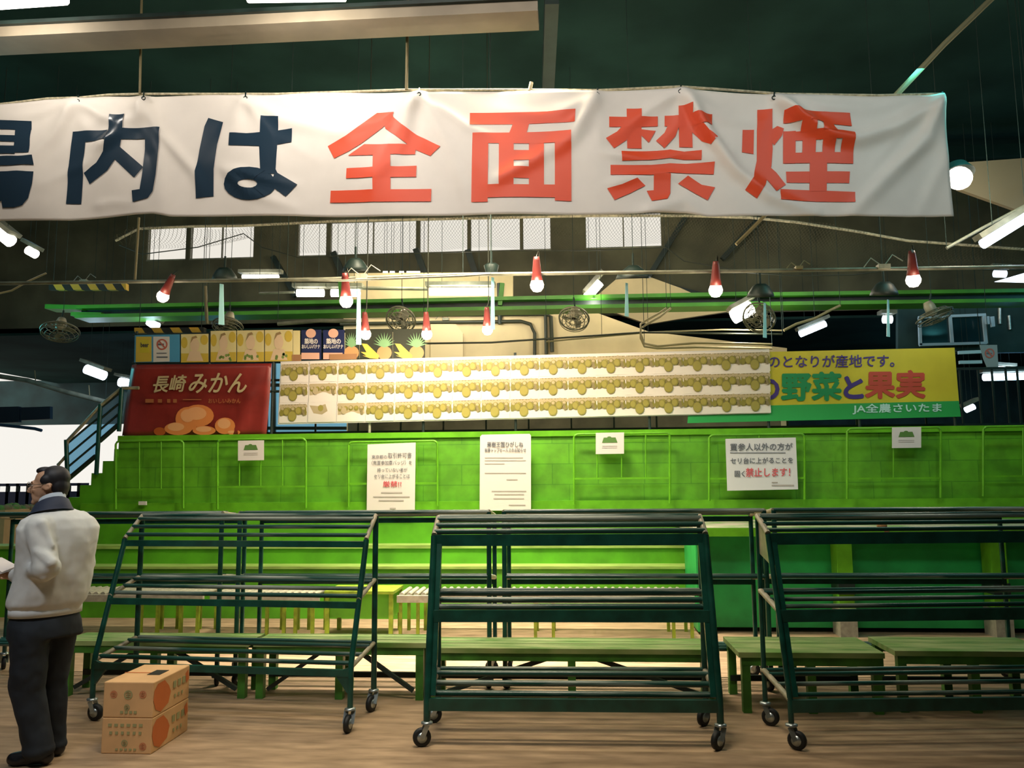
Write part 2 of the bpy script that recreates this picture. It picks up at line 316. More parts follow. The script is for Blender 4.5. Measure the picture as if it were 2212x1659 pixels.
# stair railing with blue tinted panels
YRL = 10.05
rl = thing('stair_railing', 'slanting metal railing with blue translucent panels up the end stair', 'railing', at(215, 1020, YRL))
posts = [((143, 950), (146, 1045)), ((217, 873), (208, 1025)), ((263, 838), (257, 932))]
for (a, b_) in posts:
    m = MB(); m.tube([at(*a, YRL), at(*b_, YRL)], .028); m.build('post', RACK, rl)
m = MB(); m.tube([at(125, 1005, YRL), at(143, 985, YRL), at(146, 952, YRL), at(217, 876, YRL), at(263, 838, YRL), at(300, 838, YRL)], .022); m.build('handrail', RACKS, rl)
for (t0, t1, b0, b1) in [((147, 957), (210, 904), (146, 1036), (207, 985)), ((219, 880), (256, 850), (215, 953), (255, 918))]:
    m = MB(); slab(m, [t0, t1, b1, b0], YRL+.03, .006); m.build('panel', BLUEP, rl)
    for k in (.0, .33, .66, 1.):
        m = MB(); l = (t0[0]+(b0[0]-t0[0])*k, t0[1]+(b0[1]-t0[1])*k); r_ = (t1[0]+(b1[0]-t1[0])*k, t1[1]+(b1[1]-t1[1])*k)
        m.tube([at(*l, YRL+.02), at(*r_, YRL+.02)], .014 if k < 1 else .03, 8); m.build('bar', DARK, rl)
m = MB(); slab(m, [(265, 842), (276, 842), (262, 918), (259, 918)], YRL+.05, .006); m.build('panel', BLUEP, rl)

# guard frames standing before the parapet
YG = 9.98
def guard(x0, x1, yt, ym, yb, verts, label, foot=1108):
    t = thing('guard_rail', label, 'railing', at((x0+x1)/2, foot, YG), 'guard frames along the green wall')
    r = 9; m = MB(); arc = [(x0+r-r*math.cos(a), yt+r-r*math.sin(a)) for a in np.linspace(0, math.pi/2, 5)]; arc2 = [(x1-r+r*math.sin(a), yt+r-r*math.cos(a)) for a in np.linspace(0, math.pi/2, 5)]
    sl = -.014*(x1-x0)
    line = [(x0, yb)]+arc+[(a, b_+sl) for a, b_ in arc2]+[(x1, yb+sl)]
    m.tube([at(a, b_, YG) for a, b_ in line], .014, 8); m.build('frame', GREENR, t)
    m = MB(); m.bar(at(x0, ym, YG), at(x1, ym+sl*.5, YG), .022); m.build('rail', GREENR, t)
    for v in verts:
        m = MB(); k = sl*(v-x0)/(x1-x0); m.tube([at(v, yt+k, YG), at(v, ym+k*.5, YG)], .008, 8); m.build('bar', GREENR, t)
    return t
guard(250, 396, 953, 1058, 1100, (301, 348), 'green tube guard frame nearest the end stair on the left')
guard(470, 661, 950, 1052, 1100, (517, 563, 610), 'green tube guard frame behind the small notice under the red banner')
guard(753, 945, 955, 1045, 1095, (800, 850, 900), 'green tube guard frame behind the notice ending in red characters')
guard(1240, 1447, 938, 1034, 1090, (1290, 1343, 1395), 'green tube guard frame behind the middle small notice')
guard(1532, 1738, 940, 1034, 1082, (1640,), 'green tube guard frame around the handwritten-style white notice')
guard(1830, 2032, 926, 1034, 1078, (1930,), 'green tube guard frame behind the right small notice')
guard(2124, 2330, 922, 1029, 1072, (2210,), 'green tube guard frame at the far right, cut by the frame edge')

# counter projecting at the right
ct = thing('counter_block', 'long dark green counter with worn top projecting from the stand at right', 'counter', (XC+3.5, 9, 0))
xbox('front_panel', XC+.02, XR, 8.75, 8.85, .05, 1.03, GREEND, ct); xbox('side_panel', XC, XC+.05, 8.6, 9.45, .03, 1.03, GREEND, ct)
xbox('countertop', XC-.03, XR, 8.5, 10.02, 1.03, 1.09, WORN, ct)
m = MB(); m.box((XC-.035, 8.48, 1.0), (XR, 8.5, 1.085)); m.build('edge_strip', GREENR, ct)
for xp in (1825, 2158, 2420):
    x = at(xp, 1250, 8.55).x; l = MB(); l.box((x-.075, 8.52, .28), (x+.075, 8.72, 1.02)); p = l.build('post', GREENR, ct)
    l = MB(); l.box((x-.08, 8.50, .42), (x+.08, 8.74, .53)); l.build('black_band', DARK, p); l = MB(); l.box((x-.085, 8.5, 0), (x+.085, 8.74, .28)); l.build('post_foot', ROLL, p)

# ================================================================== DISPLAY RACKS
def caster(parent, x, y, zt=.15, ang=0., big=.055):
    c = Vector((math.cos(ang), math.sin(ang), 0)); s_ = Vector((-c.y, c.x, 0)); o = Vector((x, y, 0)); wc = o+c*.03+Vector((0, 0, big))
    m = MB(); m.lathe([(0.02, -.016), (big*.8, -.017), (big, -.012), (big, .012), (big*.8, .017), (.02, .016)], wc, s_, 22)
    cs = m.build('caster', RUB, parent)
    m = MB(); m.lathe([(.001, -.019), (big*.55, -.019), (big*.55, .019), (.001, .019)], wc, s_, 16)
    for k in (-1, 1):
        a = wc+s_*.024*k; m.bar(a, Vector((x, y, zt-.02))+s_*.024*k, .03, .005)
    m.lathe([(.036, -.004), (.036, .006), (.02, .012), (.001, .012)], (x, y, zt-.014), n=12); m.build('fork', STEEL, cs)
def make_rack(label, W, B=False, group=None, plate=False, thick=.019, cast=(0, 0, 0, 0), upright=False, tr=.019):
    t = thing('display_rack', label, 'rack', group=group)
    D = .47; lv = [(.27, 1.235, 1.345), (.135, .775, .855), (.0, .275, .345)]
    if upright: lv = [(.0, 1.29, 1.345), (.0, .78, .845), (.0, .25, .31)]
    if B: lv = [(.27, 1.19, 1.35), (.13, .80, .90), (.0, .39, .46)]
    for x in (0, W):
        s = 1 if x == 0 else -1
        m = MB()
        if B: m.tube([(x, .27, 1.19), (x, .262, 1.15), (x, .01, .42), (x, 0, .36), (x, 0, .13)], thick)
        elif upright: m.tube([(x, 0, 1.29), (x, 0, .13)], thick)
        else: m.tube([(x, .27, 1.235), (x, .262, 1.19), (x, .135, .775), (x, .0, .275), (x, -.0, .13)], thick*1.12); 
        if not B and not upright: m.bar((x+s*.035, .275, 1.2), (x+s*.035, .02, .29), .032, .03)
        m.build('front_leg', RACK, t)
        m = MB(); m.tube([(x, D, 1.345), (x, D, .13)], thick*1.05); m.build('back_leg', RACK, t)
        for (y, z, zb_) in lv:
            m = MB(); m.tube([(x, y, z+.005), (x, D, zb_)], .016 if B else .019, 8); m.build('side_rail', RACKS, t)
        if B:
            m = MB(); m.add([(x, -.012, .40), (x+s*.11, -.012, .36), (x+s*.02, -.012, .24), (x, -.012, .22), (x, .012, .40), (x+s*.11, .012, .36), (x+s*.02, .012, .24), (x, .012, .22)], [(0, 1, 2, 3), (7, 6, 5, 4), (0, 4, 5, 1), (1, 5, 6, 2), (2, 6, 7, 3)]); m.build('gusset', RACK, t)
    for i, (y, z, zb_) in enumerate(lv):
        m = MB(); m.bar((0, y, z-.03), (W, y, z-.03), .03, .042 if B or upright else .072); m.build('front_rail', RACK, t)
        m = MB(); m.tube([(0, D, zb_), (W, D, zb_)], tr, 8); m.build('shelf_tube', RACKW, t)
        nt_ = 3 if i < 2 else 3
        for k in range(nt_):
            u = (k+.35)/nt_; yy = y+(D-y)*u; zz = z+(zb_-z)*u
            m = MB(); m.tube([(0, yy, zz+.012), (W, yy, zz+.012)], tr, 8); m.build('shelf_tube', RACKW, t)
    if plate:
        m = MB(); m.add([(0.0, .27, 1.235), (0.0, D, 1.345), (0.0, D, 1.10), (0.0, .235, 1.04), (.012, .27, 1.235), (.012, D, 1.345), (.012, D, 1.10), (.012, .235, 1.04)], [(0, 1, 2, 3), (7, 6, 5, 4), (0, 4, 5, 1), (3, 2, 6, 7), (0, 3, 7, 4)]); m.build('side_plate', RACKS, t)
    for (x, y), a in zip(((0, 0), (W, 0), (0, D), (W, D)), cast): caster(t, x, y, ang=a)
    return t
G1, G2 = 'wheeled racks in the front row', 'wheeled racks in the second row'
r1 = make_rack('empty dark green wheeled rack behind the cardboard boxes, with gusseted slanting legs', 1.83, True, G1, tr=.015, cast=(-.1, -1.6, .2, -1.8))
a, b_ = gr(197, 1556), gr(766, 1580); r1.location = (a.x, a.y, 0); r1.rotation_euler.z = math.atan2(b_.y-a.y, b_.x-a.x)
r2 = make_rack('empty dark green wheeled rack in the middle, nearest the camera', 1.76, False, G1, cast=(3.4, 3.9, 3.2, 3.9))
a, b_ = gr(922, 1612), gr(1550, 1618); r2.location = (a.x, a.y, 0); r2.rotation_euler.z = math.atan2(b_.y-a.y, b_.x-a.x)
r3 = make_rack('empty dark green wheeled rack at right with a plate closing its upper side', 1.9, False, G1, True, thick=.015, tr=.014, cast=(-.7, -.7, -.6, -.7))
a = gr(1712, 1618); r3.location = (a.x, a.y, 0); r3.rotation_euler.z = math.radians(5)
def back_rack(xl, xr, label, Y=6.38):
    t = make_rack(label, xr-xl, False, G2, thick=.018, cast=(-.3, -.9, -1.2, -2), upright=True, tr=.016); t.location = (xr, Y+.47, 0); t.rotation_euler.z = math.pi; return t
X = lambda p: at(p, 1108, 6.38).x
back_rack(X(-55), X(480), 'second-row green rack standing behind the man and the left rack')
back_rack(X(519), X(1056), 'second-row green rack seen between the left and the middle front racks')
back_rack(X(1089), X(1650), 'second-row green rack directly behind the middle front rack')
back_rack(X(1674), X(2235), 'second-row green rack behind the right front rack', 6.42)

# ================================================================== LOW BENCHES
def bench(x0, x1, y0, y1, z, label, legs=None, brace=True):
    t = thing('low_bench', label, 'bench', ((x0+x1)/2, (y0+y1)/2, 0), 'low green platform benches')
    m = MB(); m.box((x0, y0, z-.035), (x1, y1, z)); m.build('bench_top', BENCH, t)
    m = MB()
    for yy in (y0+.03, y1-.03): m.box((x0+.02, yy-.02, z-.09), (x1-.02, yy+.02, z-.035))
    m.build('apron', BENCHL, t)
    for xx in (x0+.05, (x0+x1)/2, x1-.05) if legs is None else legs:
        for yy in (y0+.04, y1-.04):
            m = MB(); m.box((xx-.028, yy-.028, 0), (xx+.028, yy+.028, z-.035)); m.build('leg', BENCHL, t)
    if brace:
        m = MB(); xm = (x0+x1)/2; m.bar((xm-.12, y0+.05, z-.06), (x0+.1, y0+.05, .06), .03); m.build('brace', DARK, t)
        m = MB(); m.bar((xm+.12, y0+.05, z-.06), (x1-.1, y0+.05, .06), .03); m.build('brace', DARK, t)
    m = MB(); m.box((x0+.03, y1-.08, .1), (x1-.03, y1-.05, .14)); m.build('stretcher', DARK, t)
    return t
bench(at(128, 1370, 6).x, at(537, 1385, 6).x-.01, 6.0+.02, 6.36, .41, 'low green bench behind the left rack, left of its centre posts')
bench(at(545, 1385, 6).x, at(922, 1385, 6).x-.01, 6.02, 6.36, .41, 'low green bench between the left rack and the middle rack')
bench(at(940, 1378, 6.3).x, at(1535, 1378, 6.3).x, 5.95, 6.36, .39, 'low green bench with slanting braces behind the middle rack')
bench(at(1575, 1403, 5.6).x+.1, at(1935, 1395, 5.6).x, 5.80, 6.36, .405, 'low green bench with a wide worn top at the left end of the right rack', brace=False)
bench(at(1965, 1390, 5.6).x, at(2330, 1390, 5.6).x, 5.86, 6.36, .41, 'low green bench at the right edge behind the right rack', brace=False)

# roller conveyors before the stand
def conveyor(p0, p1, label, Y=8.3, legs=(0, .5, 1)):
    x0, x1 = at(p0, 1285, Y).x, at(p1, 1285, Y).x; t = thing('roller_conveyor', label, 'conveyor', ((x0+x1)/2, Y, 0), 'roller conveyors before the stand')
    for yy in (Y, Y+.5):
        m = MB(); m.box((x0, yy-.02, .36), (x1, yy+.02, .43)); m.build('side_beam', ROLL if yy == Y else BENCHL, t)
    m = MB(); n = int((x1-x0)/.075)
    for k in range(n): x = x0+.04+k*.075; m.tube([(x, Y+.02, .432), (x, Y+.48, .432)], .026, 8)
    m.build('rollers', ROLL, t)['kind'] = 'stuff'
    for k in legs:
        for dx in (-.09, .09):
            xx = x0+.12+(x1-x0-.24)*k+dx
            for yy in (Y+.03, Y+.47): m = MB(); m.box((xx-.016, yy-.016, 0), (xx+.016, yy+.016, .37)); m.build('leg', YLEG, t)
    return t
conveyor(20, 440, 'cream roller conveyor behind the man', legs=(.75, .98))
conveyor(455, 690, 'cream roller conveyor seen through the left rack', legs=(.62, .95))
conveyor(858, 1500, 'cream roller conveyor running behind the middle rack')
t = thing('green_bench_box', 'boxy green side table in front of the lower step, between conveyors', 'table', at(770, 1360, 8.3))
a, b_ = at(700, 1280, 8.3), at(850, 1280, 8.3); t.location.z = 0
m = MB(); m.box((a.x, 8.3, .44), (b_.x, 8.8, .47)); m.build('table_top', YLEG, t); m = MB(); m.box((a.x+.02, 8.34, .2), (b_.x-.03, 8.78, .44)); m.build('table_body', GREENS, t)
for xx in (a.x+.03, b_.x-.03):
    for yy in (8.33, 8.77): m = MB(); m.box((xx-.02, yy-.02, 0), (xx+.02, yy+.02, .44)); m.build('leg', YLEG, t)

# ================================================================== CARDBOARD BOXES
CARD = mat('orange_cardboard', (.70, .42, .19), .75, var=.1, scale=4)
CARDO = plain('orange_print', (.62, .16, .035), .7); CARDG = plain('green_print', (.34, .33, .15), .7); CARDR = plain('red_print', (.58, .22, .10), .7); TAPEH = plain('dark_opening', (.02, .02, .01), .9)
a, b_ = gr(217, 1628), gr(327, 1628); c_ = gr(378, 1560); BD = .46; BW = .31; BH = .205
def carton(z0, label, top):
    loc = Vector((a.x, a.y, z0)); t = thing('cardboard_box', label, 'box', loc, 'cardboard boxes on the floor')
    P = lambda x, y, z: loc+Vector((x, y, z))
    m = MB(); m.box(P(0, 0, 0), P(BW, BD, BH)); ob = m.build('carton', CARD, t)
    md = ob.modifiers.new('b', 'BEVEL'); md.width = .006; md.segments = 2
    m = MB()                        # printed patch on the end and the side
    m.poly([P(BW+.002, BD*u, BH*v) for u, v in ((.02, .75), (.10, .9), (.28, .92), (.40, .7), (.46, .5), (.40, .2), (.2, .06), (.06, .2), (.0, .5))])
    m.build('orange_fruit_print', CARDO, t); m = MB(); m.poly([P(BW+.003, BD*u, BH*v) for u, v in ((.86, .8), (.94, .9), (.97, .6), (.9, .5))]); m.build('orange_fruit_print', CARDO, t)
    for i in range(3): 
        m = MB(); m.box(P(BW+.002, BD*(.52+.13*i), BH*.55), P(BW+.004, BD*(.60+.13*i), BH*.75)); m.build('side_print', CARDG, t); m = MB(); m.box(P(BW+.002, BD*(.56+.1*i), BH*.25), P(BW+.004, BD*(.6+.1*i), BH*.35)); m.build('side_print', CARDG, t)
    def stamp(cx_, cz, r, mt, nm):
        m = MB(); n = 14; v = []
        for rr in (r, r*.72): v += [P(cx_+rr*math.cos(2*math.pi*k/n), -.002, cz+rr*math.sin(2*math.pi*k/n)) for k in range(n)]
        m.add(v, [(k, (k+1) % n, (k+1) % n+n, k+n) for k in range(n)])
        for q in (-.4, 0, .4): m.box(P(cx_-r*.5, -.003, cz+q*r-r*.07), P(cx_+r*.5, -.001, cz+q*r+r*.07))
        m.box(P(cx_-r*.07, -.003, cz-r*.6), P(cx_+r*.07, -.001, cz+r*.6)); m.build(nm, mt, t)
    if top:
        stamp(.065, .135, .022, CARDR, 'red_mark'); stamp(.155, .132, .027, CARDG, 'green_mark'); stamp(.245, .135, .022, CARDR, 'red_mark'); stamp(.15, .06, .018, CARDG, 'green_mark')
        m = MB(); 
        for k in range(4): m.box(P(.11+.028*k, -.003, .024), P(.128+.028*k, -.001, .040))
        m.build('printed_line', CARDG, t)
        m = MB(); m.box(P(.17, .18, BH-.004), P(.25, .30, BH+.003)); m.build('hand_hole', TAPEH, t)
        m = MB(); m.box(P(.0, BD/2-.003, BH+.001), P(.17, BD/2+.003, BH+.003)); m.build('flap_seam', CARDO, t)
    else:
        stamp(.145, .062, .02, CARDG, 'green_mark'); stamp(.258, .045, .022, CARDR, 'red_mark')
        m = MB()
        for k in range(6): m.box(P(.04+.038*k, -.003, .155), P(.062+.038*k, -.001, .172)); m.box(P(.05+.036*k, -.003, .11), P(.066+.036*k, -.001, .128))
        for k in range(5): m.box(P(.09+.028*k, -.003, .02), P(.106+.028*k, -.001, .032))
        m.build('printed_lines', CARDG, t)
    return t
carton(0, 'orange cardboard fruit box standing on the floor under another', False)
carton(BH+.001, 'orange cardboard fruit box with a hand hole, stacked on top', True)

# ================================================================== BIG BANNER
YBN = 7.5
top = [(-760, 262), (-400, 240), (0, 228), (100, 216), (170, 214), (230, 208), (300, 206), (600, 206), (880, 197), (1145, 197), (1290, 198), (1470, 190), (1560, 196), (1690, 206), (1900, 209), (2035, 206)]
bot = [(-760, 492), (0, 477), (150, 475), (290, 463), (330, 462), (370, 469), (600, 467), (950, 466), (1380, 461), (1430, 459), (1480, 459), (1530, 468), (1700, 468), (2062, 466)]
tx, ty = zip(*top); bx_, by_ = zip(*bot)
gromm = [(-560, 255), (-200, 236), (168, 214), (310, 207), (530, 207), (905, 198), (1290, 199), (1470, 192), (1672, 206), (2035, 207)]
cre = []
rg = random.Random(3)
def fold(pts, amp, wd): cre.append((np.array(pts, float), amp, wd))
fold([(1685, 215), (1720, 255), (1790, 296), (1850, 303), (1930, 275), (1990, 240), (2035, 210)], .085, 15)
fold([(1700, 212), (1780, 232), (1880, 236), (1960, 215)], .02, 12)
fold([(1480, 200), (1530, 290), (1590, 370), (1660, 425), (1760, 460)], .075, 14)
fold([(1470, 195), (1400, 235), (1340, 290), (1300, 300)], .02, 12); fold([(1480, 198), (1560, 255), (1660, 265)], .025, 14)
fold([(2030, 215), (2005, 300), (1900, 400), (1840, 460)], .055, 16); fold([(2035, 215), (1970, 330), (1900, 380)], .02, 12); fold([(2035, 225), (2040, 350), (1990, 460)], .02, 14)
fold([(1300, 330), (1400, 345), (1480, 330), (1560, 350)], .02, 10); fold([(1310, 400), (1420, 372), (1540, 380)], .018, 10); fold([(1380, 462), (1480, 430), (1520, 466)], .03, 16)
fold([(310, 215), (350, 290), (420, 370), (440, 420)], .035, 12); fold([(310, 212), (250, 280), (190, 350), (90, 400)], .03, 12); fold([(300, 215), (345, 330), (350, 455)], .03, 16)
fold([(165, 220), (120, 290), (60, 350), (0, 420)], .035, 12); fold([(165, 216), (90, 245), (0, 262)], .02, 10)
fold([(535, 212), (610, 260), (740, 290)], .025, 14); fold([(905, 203), (820, 260), (720, 290)], .02, 14); fold([(905, 205), (880, 240), (845, 300), (790, 400)], .028, 12)
fold([(910, 205), (960, 300), (1000, 400), (1010, 440)], .02, 12); fold([(930, 220), (1010, 275), (1050, 290)], .02, 10); fold([(1290, 205), (1240, 290), (1200, 330)], .025, 12)
fold([(905, 205), (855, 330), (815, 380), (800, 440)], .02, 14); fold([(1060, 400), (1160, 340), (1300, 215)], .02, 14); fold([(200, 445), (240, 435), (300, 440)], .012, 10)
fold([(480, 360), (540, 420), (640, 450)], .02, 12); fold([(500, 365), (560, 385), (640, 400)], .022, 10); fold([(205, 320), (260, 290), (320, 230)], .025, 12)
for (gx, gy) in gromm:
    for k in range(6):
        a_ = math.radians(rg.uniform(25, 155)); L = rg.uniform(90, 240); q = rg.uniform(-.4, .4)
        fold([(gx, gy+6), (gx+math.cos(a_)*L*.5, gy+math.sin(a_)*L*.5), (gx+math.cos(a_+q)*L, gy+math.sin(a_+q)*L)], rg.uniform(.006, .014), rg.uniform(8, 14))
def disp(P):
    P = np.asarray(P, float); out = np.zeros(len(P))
    for pts, amp, wd in cre:
        d = np.full(len(P), 1e9); tt = np.zeros(len(P)); n = len(pts)-1
        for i in range(n):
            a_, b2 = pts[i], pts[i+1]; ab = b2-a_; t_ = np.clip(((P-a_)@ab)/(ab@ab), 0, 1); dd = np.linalg.norm(P-(a_+t_[:, None]*ab), axis=1)
            k = dd < d; d[k] = dd[k]; tt[k] = (i+t_[k])/n
        out += amp*np.exp(-(d/wd)**2)*np.clip(1.15-.9*tt, .2, 1)*np.clip(tt*6+.3, 0, 1)
    return 1.25*out+.02*np.sin(P[:, 0]/95.+P[:, 1]/160.)+.012*np.sin(P[:, 0]/41.-P[:, 1]/70.)
def bpos(P, eps=0):
    ds = disp(P); return [at(x, y, YBN-d-eps) if False else at(x, y, YBN)-Vector((0, d+eps, 0)) for (x, y), d in zip(P, ds)]
nx, ny = 400, 44; P = []
xs = np.linspace(-755, 2062, nx)
for j in range(ny):
    v = j/(ny-1)
    for x in xs:
        xx = x-(27*(1-v) if x > 1900 else 0)*max(0, (x-1900)/162.); yt_, yb_ = np.interp(xx, tx, ty), np.interp(x, bx_, by_); P.append((xx, yt_+(yb_-yt_)*v))
bn = thing('hanging_banner', 'long white cloth banner with blue and red Japanese characters hung across the hall', 'banner', at(650, 470, YBN))
m = MB(); m.add(bpos(P), [(j*nx+i, j*nx+i+1, (j+1)*nx+i+1, (j+1)*nx+i) for j in range(ny-1) for i in range(nx-1)], True); o = m.build('banner_cloth', CLOTH, bn)
sd = o.modifiers.new('s', 'SOLIDIFY'); sd.thickness = .003; sd.offset = 1
Z1 = lambda L: [(x/2.989, 180+y/2.989) for x, y in L]; Z2 = lambda L: [(680+x/2.989, 180+y/2.989) for x, y in L]; Z3 = lambda L: [(1280+x/2.3734, 180+y/2.3734) for x, y in L]
def rq(x0, y0, x1, y1): return [(x0, y0), (x1, y0), (x1, y1), (x0, y1)]
ba = [rq(-170, 247, 208, 305), [(108, 300), (206, 300), (195, 450), (100, 455)], rq(-170, 342, 110, 383), rq(-170, 410, 110, 462), rq(-170, 245, -80, 460), [(-230, 490), (222, 470), (225, 530), (-230, 550)],
      [(-150, 580), (222, 572), (214, 650), (188, 745), (150, 790), (95, 805), (22, 805), (18, 762), (70, 755), (98, 735), (112, 690), (122, 632), (100, 630), (0, 745), (-60, 800), (-110, 760), (10, 640), (-150, 640)],
      rq(-460, 410, -230, 475), rq(-385, 250, -300, 710), [(-470, 710), (-230, 650), (-230, 715), (-470, 785)]]
nai = [[(470, 310), (550, 372), (535, 480), (515, 775), (420, 775), (440, 500)], [(470, 312), (700, 303), (698, 370), (548, 378)], [(790, 295), (1037, 287), (1030, 355), (770, 365)],
       [(715, 205), (813, 205), (795, 330), (770, 430), (735, 500), (690, 560), (570, 645), (535, 575), (620, 510), (670, 440), (700, 360)], [(775, 410), (925, 540), (868, 610), (740, 490)],
       [(940, 290), (1037, 287), (1028, 420), (1010, 600), (992, 700), (960, 742), (860, 768), (852, 692), (905, 685), (918, 600), (935, 420)]]
ha = [[(1350, 228), (1450, 260), (1410, 400), (1385, 560), (1383, 733), (1268, 745), (1265, 570), (1290, 430), (1325, 280)], [(1492, 328), (1600, 330), (1720, 320), (1890, 295), (1885, 382), (1780, 403), (1690, 412), (1485, 408)],
      [(1692, 217), (1805, 222), (1795, 400), (1785, 560), (1800, 590), (1690, 590), (1680, 400)], [(1780, 575), (1800, 585), (1922, 655), (1848, 735), (1760, 670)]]
for k in range(20):
    a0, a1 = 2*math.pi*k/20, 2*math.pi*(k+1)/20; ha.append([(1620+168*math.cos(a0), 655+106*math.sin(a0)), (1620+168*math.cos(a1), 655+106*math.sin(a1)), (1609+61*math.cos(a1), 656+28*math.sin(a1)), (1609+61*math.cos(a0), 656+28*math.sin(a0))])
zen = [[(400, 188), (510, 185), (490, 240), (430, 290), (300, 390), (220, 440), (125, 485), (85, 408), (200, 345), (320, 255)], [(500, 185), (505, 215), (560, 265), (660, 330), (810, 405), (745, 465), (640, 420), (540, 350), (455, 290), (440, 230)],
       [(215, 468), (320, 393), (650, 388), (645, 452)], rq(374, 455, 488, 690), [(205, 548), (655, 527), (652, 600), (200, 612)], [(100, 690), (752, 680), (750, 762), (95, 767)]]
men = [[(1002, 193), (1300, 190), (1500, 192), (1683, 180), (1678, 262), (1380, 266), (1002, 270)], [(1280, 262), (1385, 262), (1368, 325), (1255, 325)], [(1020, 325), (1655, 315), (1655, 392), (1018, 392)],
       [(1018, 390), (1122, 392), (1118, 772), (1012, 772)], [(1550, 390), (1656, 390), (1657, 760), (1550, 757)], [(1115, 662), (1555, 655), (1552, 737), (1115, 745)], rq(1190, 390, 1285, 665), rq(1383, 390, 1480, 660), rq(1280, 435, 1388, 502), rq(1280, 545, 1388, 618)]
kin = [[(175, 128), (252, 128), (252, 330), (178, 332)], [(85, 173), (335, 168), (335, 217), (85, 226)], [(150, 222), (205, 222), (175, 290), (110, 335), (68, 285), (125, 250)], [(252, 232), (325, 240), (290, 300), (250, 262)],
       [(440, 118), (508, 118), (513, 328), (445, 325)], [(370, 165), (612, 163), (610, 222), (370, 217)], [(385, 217), (445, 217), (425, 270), (370, 328), (326, 290), (370, 250)], [(510, 215), (560, 222), (590, 260), (637, 288), (603, 322), (560, 300), (510, 250)],
       [(148, 348), (330, 342), (400, 335), (470, 350), (560, 342), (558, 393), (470, 390), (400, 380), (300, 392), (152, 398)], [(92, 420), (300, 415), (400, 405), (480, 410), (625, 405), (620, 470), (500, 462), (400, 455), (300, 468), (92, 470)],
       [(315, 460), (402, 458), (400, 560), (385, 590), (305, 602), (278, 548), (315, 545)], [(75, 540), (150, 520), (230, 485), (272, 522), (190, 565), (113, 598)], [(490, 472), (560, 520), (627, 535), (590, 600), (520, 560), (440, 510)]]
en = [[(770, 238), (828, 238), (824, 365), (765, 355)], [(845, 135), (920, 135), (922, 340), (915, 430), (880, 530), (838, 597), (778, 553), (820, 490), (840, 400)], [(915, 240), (945, 222), (978, 235), (970, 270), (930, 320), (915, 300)],
      [(905, 430), (940, 460), (988, 522), (940, 558), (885, 490)], [(975, 152), (1315, 158), (1325, 225), (975, 210)], rq(1060, 205, 1132, 262), [(1165, 212), (1228, 220), (1240, 265), (1165, 262)],
      [(975, 252), (1330, 262), (1333, 303), (975, 298)], rq(975, 250, 1038, 414), rq(1266, 264, 1332, 417), [(975, 360), (1330, 360), (1330, 417), (975, 412)], rq(1072, 292, 1138, 364), rq(1172, 294, 1235, 364), rq(1110, 410, 1197, 556),
      [(990, 455), (1315, 457), (1312, 516), (993, 512)], [(960, 545), (1343, 560), (1343, 612), (958, 605)]]
def cut_letter(polys, mt, nm):
    bm = bmesh.new()
    for k, pl in enumerate(polys):
        b2 = bmesh.new(); f = b2.faces.new([b2.verts.new((x, y, 0)) for x, y in pl]); bmesh.ops.triangulate(b2, faces=[f])
        for axis in (0, 1):
            lo, hi = min(p[axis] for p in pl), max(p[axis] for p in pl); s = math.ceil(lo/7)*7
            while s < hi:
                no = (1, 0, 0) if axis == 0 else (0, 1, 0); co = (s, 0, 0) if axis == 0 else (0, s, 0)
                bmesh.ops.bisect_plane(b2, geom=b2.verts[:]+b2.edges[:]+b2.faces[:], plane_co=co, plane_no=no); s += 7
        me = bpy.data.meshes.new('t'); b2.verts.index_update(); b2.to_mesh(me); b2.free(); n0 = len(bm.verts)
        P = [(v.co.x, v.co.y) for v in me.vertices]; W_ = bpos(P, .006+.0006*(k % 7))
        vs = [bm.verts.new(p) for p in W_]
        for p in me.polygons: bm.faces.new([vs[i] for i in p.vertices])
        bpy.data.meshes.remove(me)
    bmesh.ops.recalc_face_normals(bm, faces=bm.faces[:])
    for f in bm.faces:
        f.smooth = True
        if f.normal.y > 0: f.normal_flip()
    me = bpy.data.meshes.new(nm); off = bn.location
    for v in bm.verts: v.co -= off
    bm.to_mesh(me); bm.free(); me.materials.append(mt); o = bpy.data.objects.new(nm, me); COL.objects.link(o); o.parent = bn
for pl, z, mt in ((ba, Z1, NAVYL), (nai, Z1, NAVYL), (ha, Z1, NAVYL), (zen, Z2, RED), (men, Z2, RED), (kin, Z3, RED), (en, Z3, RED)):
    cut_letter([z(p) for p in pl], mt, 'blue_character' if mt is NAVYL else 'red_character')
m = MB(); m.tube([at(x, y-5, YBN)+Vector((0, .02, 0)) for x, y in top], .014, 6); m.build('top_rope', ROPE, bn)
for (gx, gy) in gromm[2:]:
    m = MB(); m.torus(at(gx, gy+5, YBN-.04), .018, .006, (0, 1, 0), 10, 5); m.tube([at(gx, gy+2, YBN-.04), at(gx+1, gy-8, YBN)], .008, 6); m.build('tie', DARK, bn)
def wire(p0, p1, Y, label, r=.01, mt=None):
    m = MB(); m.tube([at(*p0, Y), at(*p1, Y)], r, 6); return tag(m.build('hanging_wire', mt or WIRE), label, 'wire')
wire((307, -60), (302, 203), 7.5, 'thin wire from the roof to the banner above its second blue character', .012)
wire((882, -60), (878, 194), 7.5, 'thin wire from the roof to the banner above its first red character', .016)
wire((300, 470), (291, 609), 8.4, 'thin wire hanging below the banner at left down to the pipe rail', .014)
wire((1148, 178), (1144, 196), 7.5, 'short pale stub of wire on the banner top edge near its middle', .02, ROPE)
